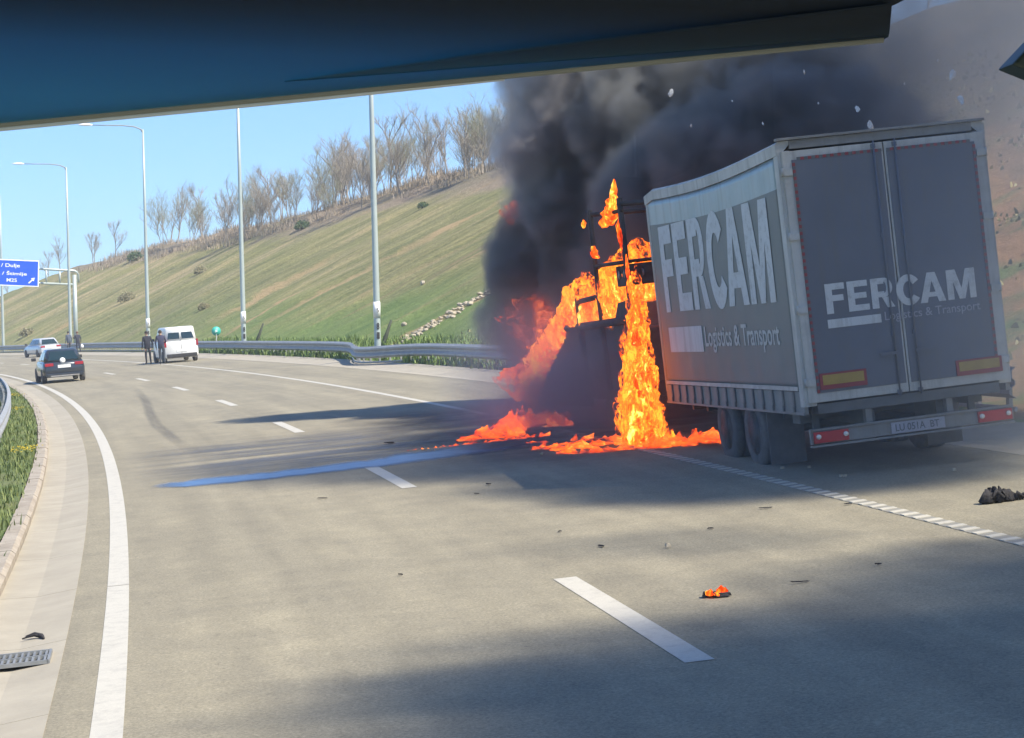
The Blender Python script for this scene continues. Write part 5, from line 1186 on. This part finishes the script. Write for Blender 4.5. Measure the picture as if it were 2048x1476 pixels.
B2 = [((11.5, 32, 12.0), 3.4, .7), ((12.5, 26, 13.5), 4.0, 1.1), ((13.0, 20.5, 14.2), 4.2, .95), ((12.6, 16.2, 14.5), 3.0, 1.1), ((8.0, 23, 13.5), 3.0, .30), ((15.5, 4.2, 14.0), 5.0, 1.0), ((11.4, 2.2, 14), 4.6, 1.0), ((7.0, -1.2, 14), 4.5, .9), ((19, 6, 15), 4.6, .8), ((21, -1, 15), 6, .6), ((10.0, 11.2, 13.8), 1.3, .25)]
smoke('smoke_drift', 'thinner grey smoke drifting over the right side of the road and the bank', (1, -9, 8.8), (28, 40, 20), .32, B2, vm2, .30, 1.5, 2.5, 6, streak=(.55, 1.5, 1.2))
vm3 = vol_mat('blue_smoke_haze', (.60, .68, .76), 1.0, .1)
B3 = [((7.2, 27, 3.2), 3.2, .05), ((8.4, 21, 2.2), 3.6, .07), ((7.6, 18.0, 1.2), 3.2, .10), ((10.5, 26, 5), 5, .05), ((11.5, 33, 9), 5.0, .11), ((12.5, 25, 8), 5.0, .05), ((8.0, 30, 2.0), 3.4, .12), ((4.6, 21.5, 1.5), 2.4, .07), ((6.4, 20.0, 3.0), 3.4, .09), ((3.4, 30.2, 1.6), 2.2, .10), ((2.9, 33.0, 1.8), 2.3, .30), ((3.2, 36.5, 1.6), 2.2, .28)]
smoke('smoke_haze', 'pale blue haze of thin smoke around the trailer and the bank behind it', (0, 13, .2), (18.5, 39, 14), .35, B3, vm3, .35, .7, 1.3, 3)

# pale ash flakes carried by the smoke in front of the plume
M['ash'] = mat('pale_ash', (.62, .66, .68), .9, var=.1)
FL = [(5.0, 33.0, 7.05, .10), (7.85, 31.5, 6.55, .09), (8.0, 31.3, 6.25, .12), (9.35, 31.0, 7.05, .13), (9.4, 30.8, 6.6, .10), (6.9, 32, 5.9, .10), (7.0, 31.7, 7.2, .05), (5.9, 32.5, 5.55, .04), (6.4, 32.2, 6.4, .04), (8.9, 30.5, 7.2, .04), (10.4, 29, 6.9, .05), (11.3, 28.5, 7.1, .05), (5.4, 33.2, 6.5, .04), (6.1, 33, 6.9, .03), (7.3, 31.9, 6.7, .035), (8.5, 31, 6.9, .03)]
for i, (x, y, z, r_) in enumerate(FL):
    bm = bmesh.new(); bmesh.ops.create_icosphere(bm, subdivisions=2, radius=1)
    sd = random.uniform(0, 50)
    for v in bm.verts: v.co *= 1 + .8 * noise.noise(v.co * 1.6 + Vector((sd, 0, 0))); v.co = Vector((v.co.x * .55, v.co.y * .15, v.co.z)) * r_ * .72
    me = bpy.data.meshes.new('ash_flake'); bm.to_mesh(me); bm.free(); me.materials.append(M['ash']); o = bpy.data.objects.new('ash_flake', me); col.objects.link(o); o.location = (x, y, z)
    o.rotation_euler = (random.uniform(-.5, .5), random.uniform(-.6, .6), random.uniform(-.5, .5)); tag(o, 'pale ash flake floating in front of the dark smoke above the trailer', 'ash flake', 'ash flakes carried up by the smoke')

# ------------------------------------------------------------------ the vehicle the photo is taken from: sun visor, trim, unseen roof for shade
mv, nt, p = base('visor_blue'); o_ = [n for n in nt.nodes if n.type == 'OUTPUT_MATERIAL'][0]
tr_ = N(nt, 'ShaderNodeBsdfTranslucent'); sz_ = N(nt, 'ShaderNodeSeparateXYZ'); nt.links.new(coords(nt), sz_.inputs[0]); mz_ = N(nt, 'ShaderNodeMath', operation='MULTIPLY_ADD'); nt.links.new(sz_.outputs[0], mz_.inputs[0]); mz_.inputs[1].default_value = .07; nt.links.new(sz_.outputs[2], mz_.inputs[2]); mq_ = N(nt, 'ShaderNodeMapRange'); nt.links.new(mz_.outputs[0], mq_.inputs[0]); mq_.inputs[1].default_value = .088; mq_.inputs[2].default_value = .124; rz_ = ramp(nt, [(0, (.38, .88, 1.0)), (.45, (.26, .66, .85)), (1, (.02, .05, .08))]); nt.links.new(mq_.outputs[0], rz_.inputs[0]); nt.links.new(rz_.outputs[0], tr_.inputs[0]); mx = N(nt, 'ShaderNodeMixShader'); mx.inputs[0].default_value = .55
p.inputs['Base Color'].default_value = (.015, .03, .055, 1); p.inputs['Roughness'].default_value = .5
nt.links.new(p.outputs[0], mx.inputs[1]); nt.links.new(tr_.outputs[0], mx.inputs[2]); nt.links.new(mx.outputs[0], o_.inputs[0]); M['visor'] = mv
M['visor_black'] = mat('visor_black_plastic', (.010, .014, .022), .95)
[n for n in M['visor_black'].node_tree.nodes if n.type == 'BSDF_PRINCIPLED'][0].inputs['Specular IOR Level'].default_value = .08
M['trim'] = mat('visor_trim', (.20, .22, .20), .5)
M['edge_glow'] = mat('edge_glow_strip', (.55, .62, .68), .4)
M['mirror'] = mat('bracket_green_black', (.02, .032, .026), .4)
M['liner'] = mat('shade_roof_lining', (.10, .10, .11), .9)
vz = empty('sun_visor', CAM); tag(vz, 'dark blue sun visor of the viewing vehicle across the top of the view', 'sun visor')
def solid(name, m, front, thick, parent, bevel=.0):
    k = len(front); front = [Vector(v) for v in front]; back = [v + Vector(thick) for v in front]; mb = MB(); mb.add(front + back, [tuple(range(k)), tuple(range(k, 2 * k))[::-1]] + [(i, (i + 1) % k, k + (i + 1) % k, k + i) for i in range(k)]); return mb.build(name, m, parent, bevel)
# bottom edge runs from lower left to upper right (the vehicle leans with the banked road); metres relative to the eye
def edge(x): return Vector((x, .6278 - .1612 * x, .0871 + .0715 * x))
xl, xr = -.42, .2205
lean = Vector((0, -.045, .13))
solid('visor_panel', M['visor'], [edge(xl), edge(xr), edge(xr) + lean * .072, edge(xr) + Vector((.004, 0, 0)) + lean * .085, edge(xr) + Vector((.006, 0, 0)) + lean * 1.4, edge(xl) + lean * 1.4], (0, .006, 0), vz)
solid('visor_arm_cover', M['visor'], [edge(.03) + Vector((0, -.004, .004)), edge(xr - .001) + Vector((0, -.004, .0)), edge(xr - .001) + Vector((0, -.004, .0)) + lean * .074, edge(.09) + Vector((0, -.004, .0)) + lean * .05], (0, .003, 0), vz, .0008)
mb = MB(); mb.tube([edge(xl) + Vector((0, .002, .0002)), edge(-.1) + Vector((0, .002, .0002)), edge(xr - .001) + Vector((0, .002, .0))], .0014, 8); mb.build('edge_trim', M['trim'], vz)
mb = MB(); mb.tube([edge(xl) + Vector((0, .0030, -.0014)), edge(.04) + Vector((0, .0030, -.0014)), edge(.10) + Vector((0, .0030, -.0008))], .0009, 8); mb.build('edge_glow_strip', M['edge_glow'], vz)  # pale strip added in place of the glow along the windscreen edge
mb = MB(); mb.box((.0, -.62, .42), (2.3, 2.6, .04)); mb.build('unseen_shade_roof', M['liner'], vz)  # unseen roof panel, added to keep the sun off the visor
mm_ = empty('mirror_bracket', CAM); tag(mm_, 'dark green-black wedge of a mirror bracket at the right edge of the view', 'mirror bracket')
solid('bracket_wedge', M['mirror'], [(.2508, .567, .0902), (.2700, .563, .1100), (.30, .558, .10), (.30, .558, .072), (.2700, .563, .0815)], (0, .012, 0), mm_, .001)
solid('bracket_plate', M['visor_black'], [(.268, .575, .105), (.33, .565, .13), (.33, .565, .06), (.268, .575, .080)], (0, .02, 0), mm_, .001)

# ------------------------------------------------------------------ thin sunlit air between here and the far slope
hm_ = bpy.data.materials.new('air_haze'); hm_.use_nodes = True; nt = hm_.node_tree; nt.nodes.clear(); o_ = nt.nodes.new('ShaderNodeOutputMaterial'); p = nt.nodes.new('ShaderNodeVolumePrincipled')
p.inputs['Color'].default_value = (.86, .92, 1, 1); p.inputs['Density'].default_value = .0006; p.inputs['Anisotropy'].default_value = .2; nt.links.new(p.outputs[0], o_.inputs['Volume'])
mb = MB(); mb.box((0, 100, 48.0), (7400, 7400, 105.2)); hz = mb.build('haze', hm_); hz['kind'] = 'stuff'; hz['label'] = 'thin pale haze in the air over the motorway'
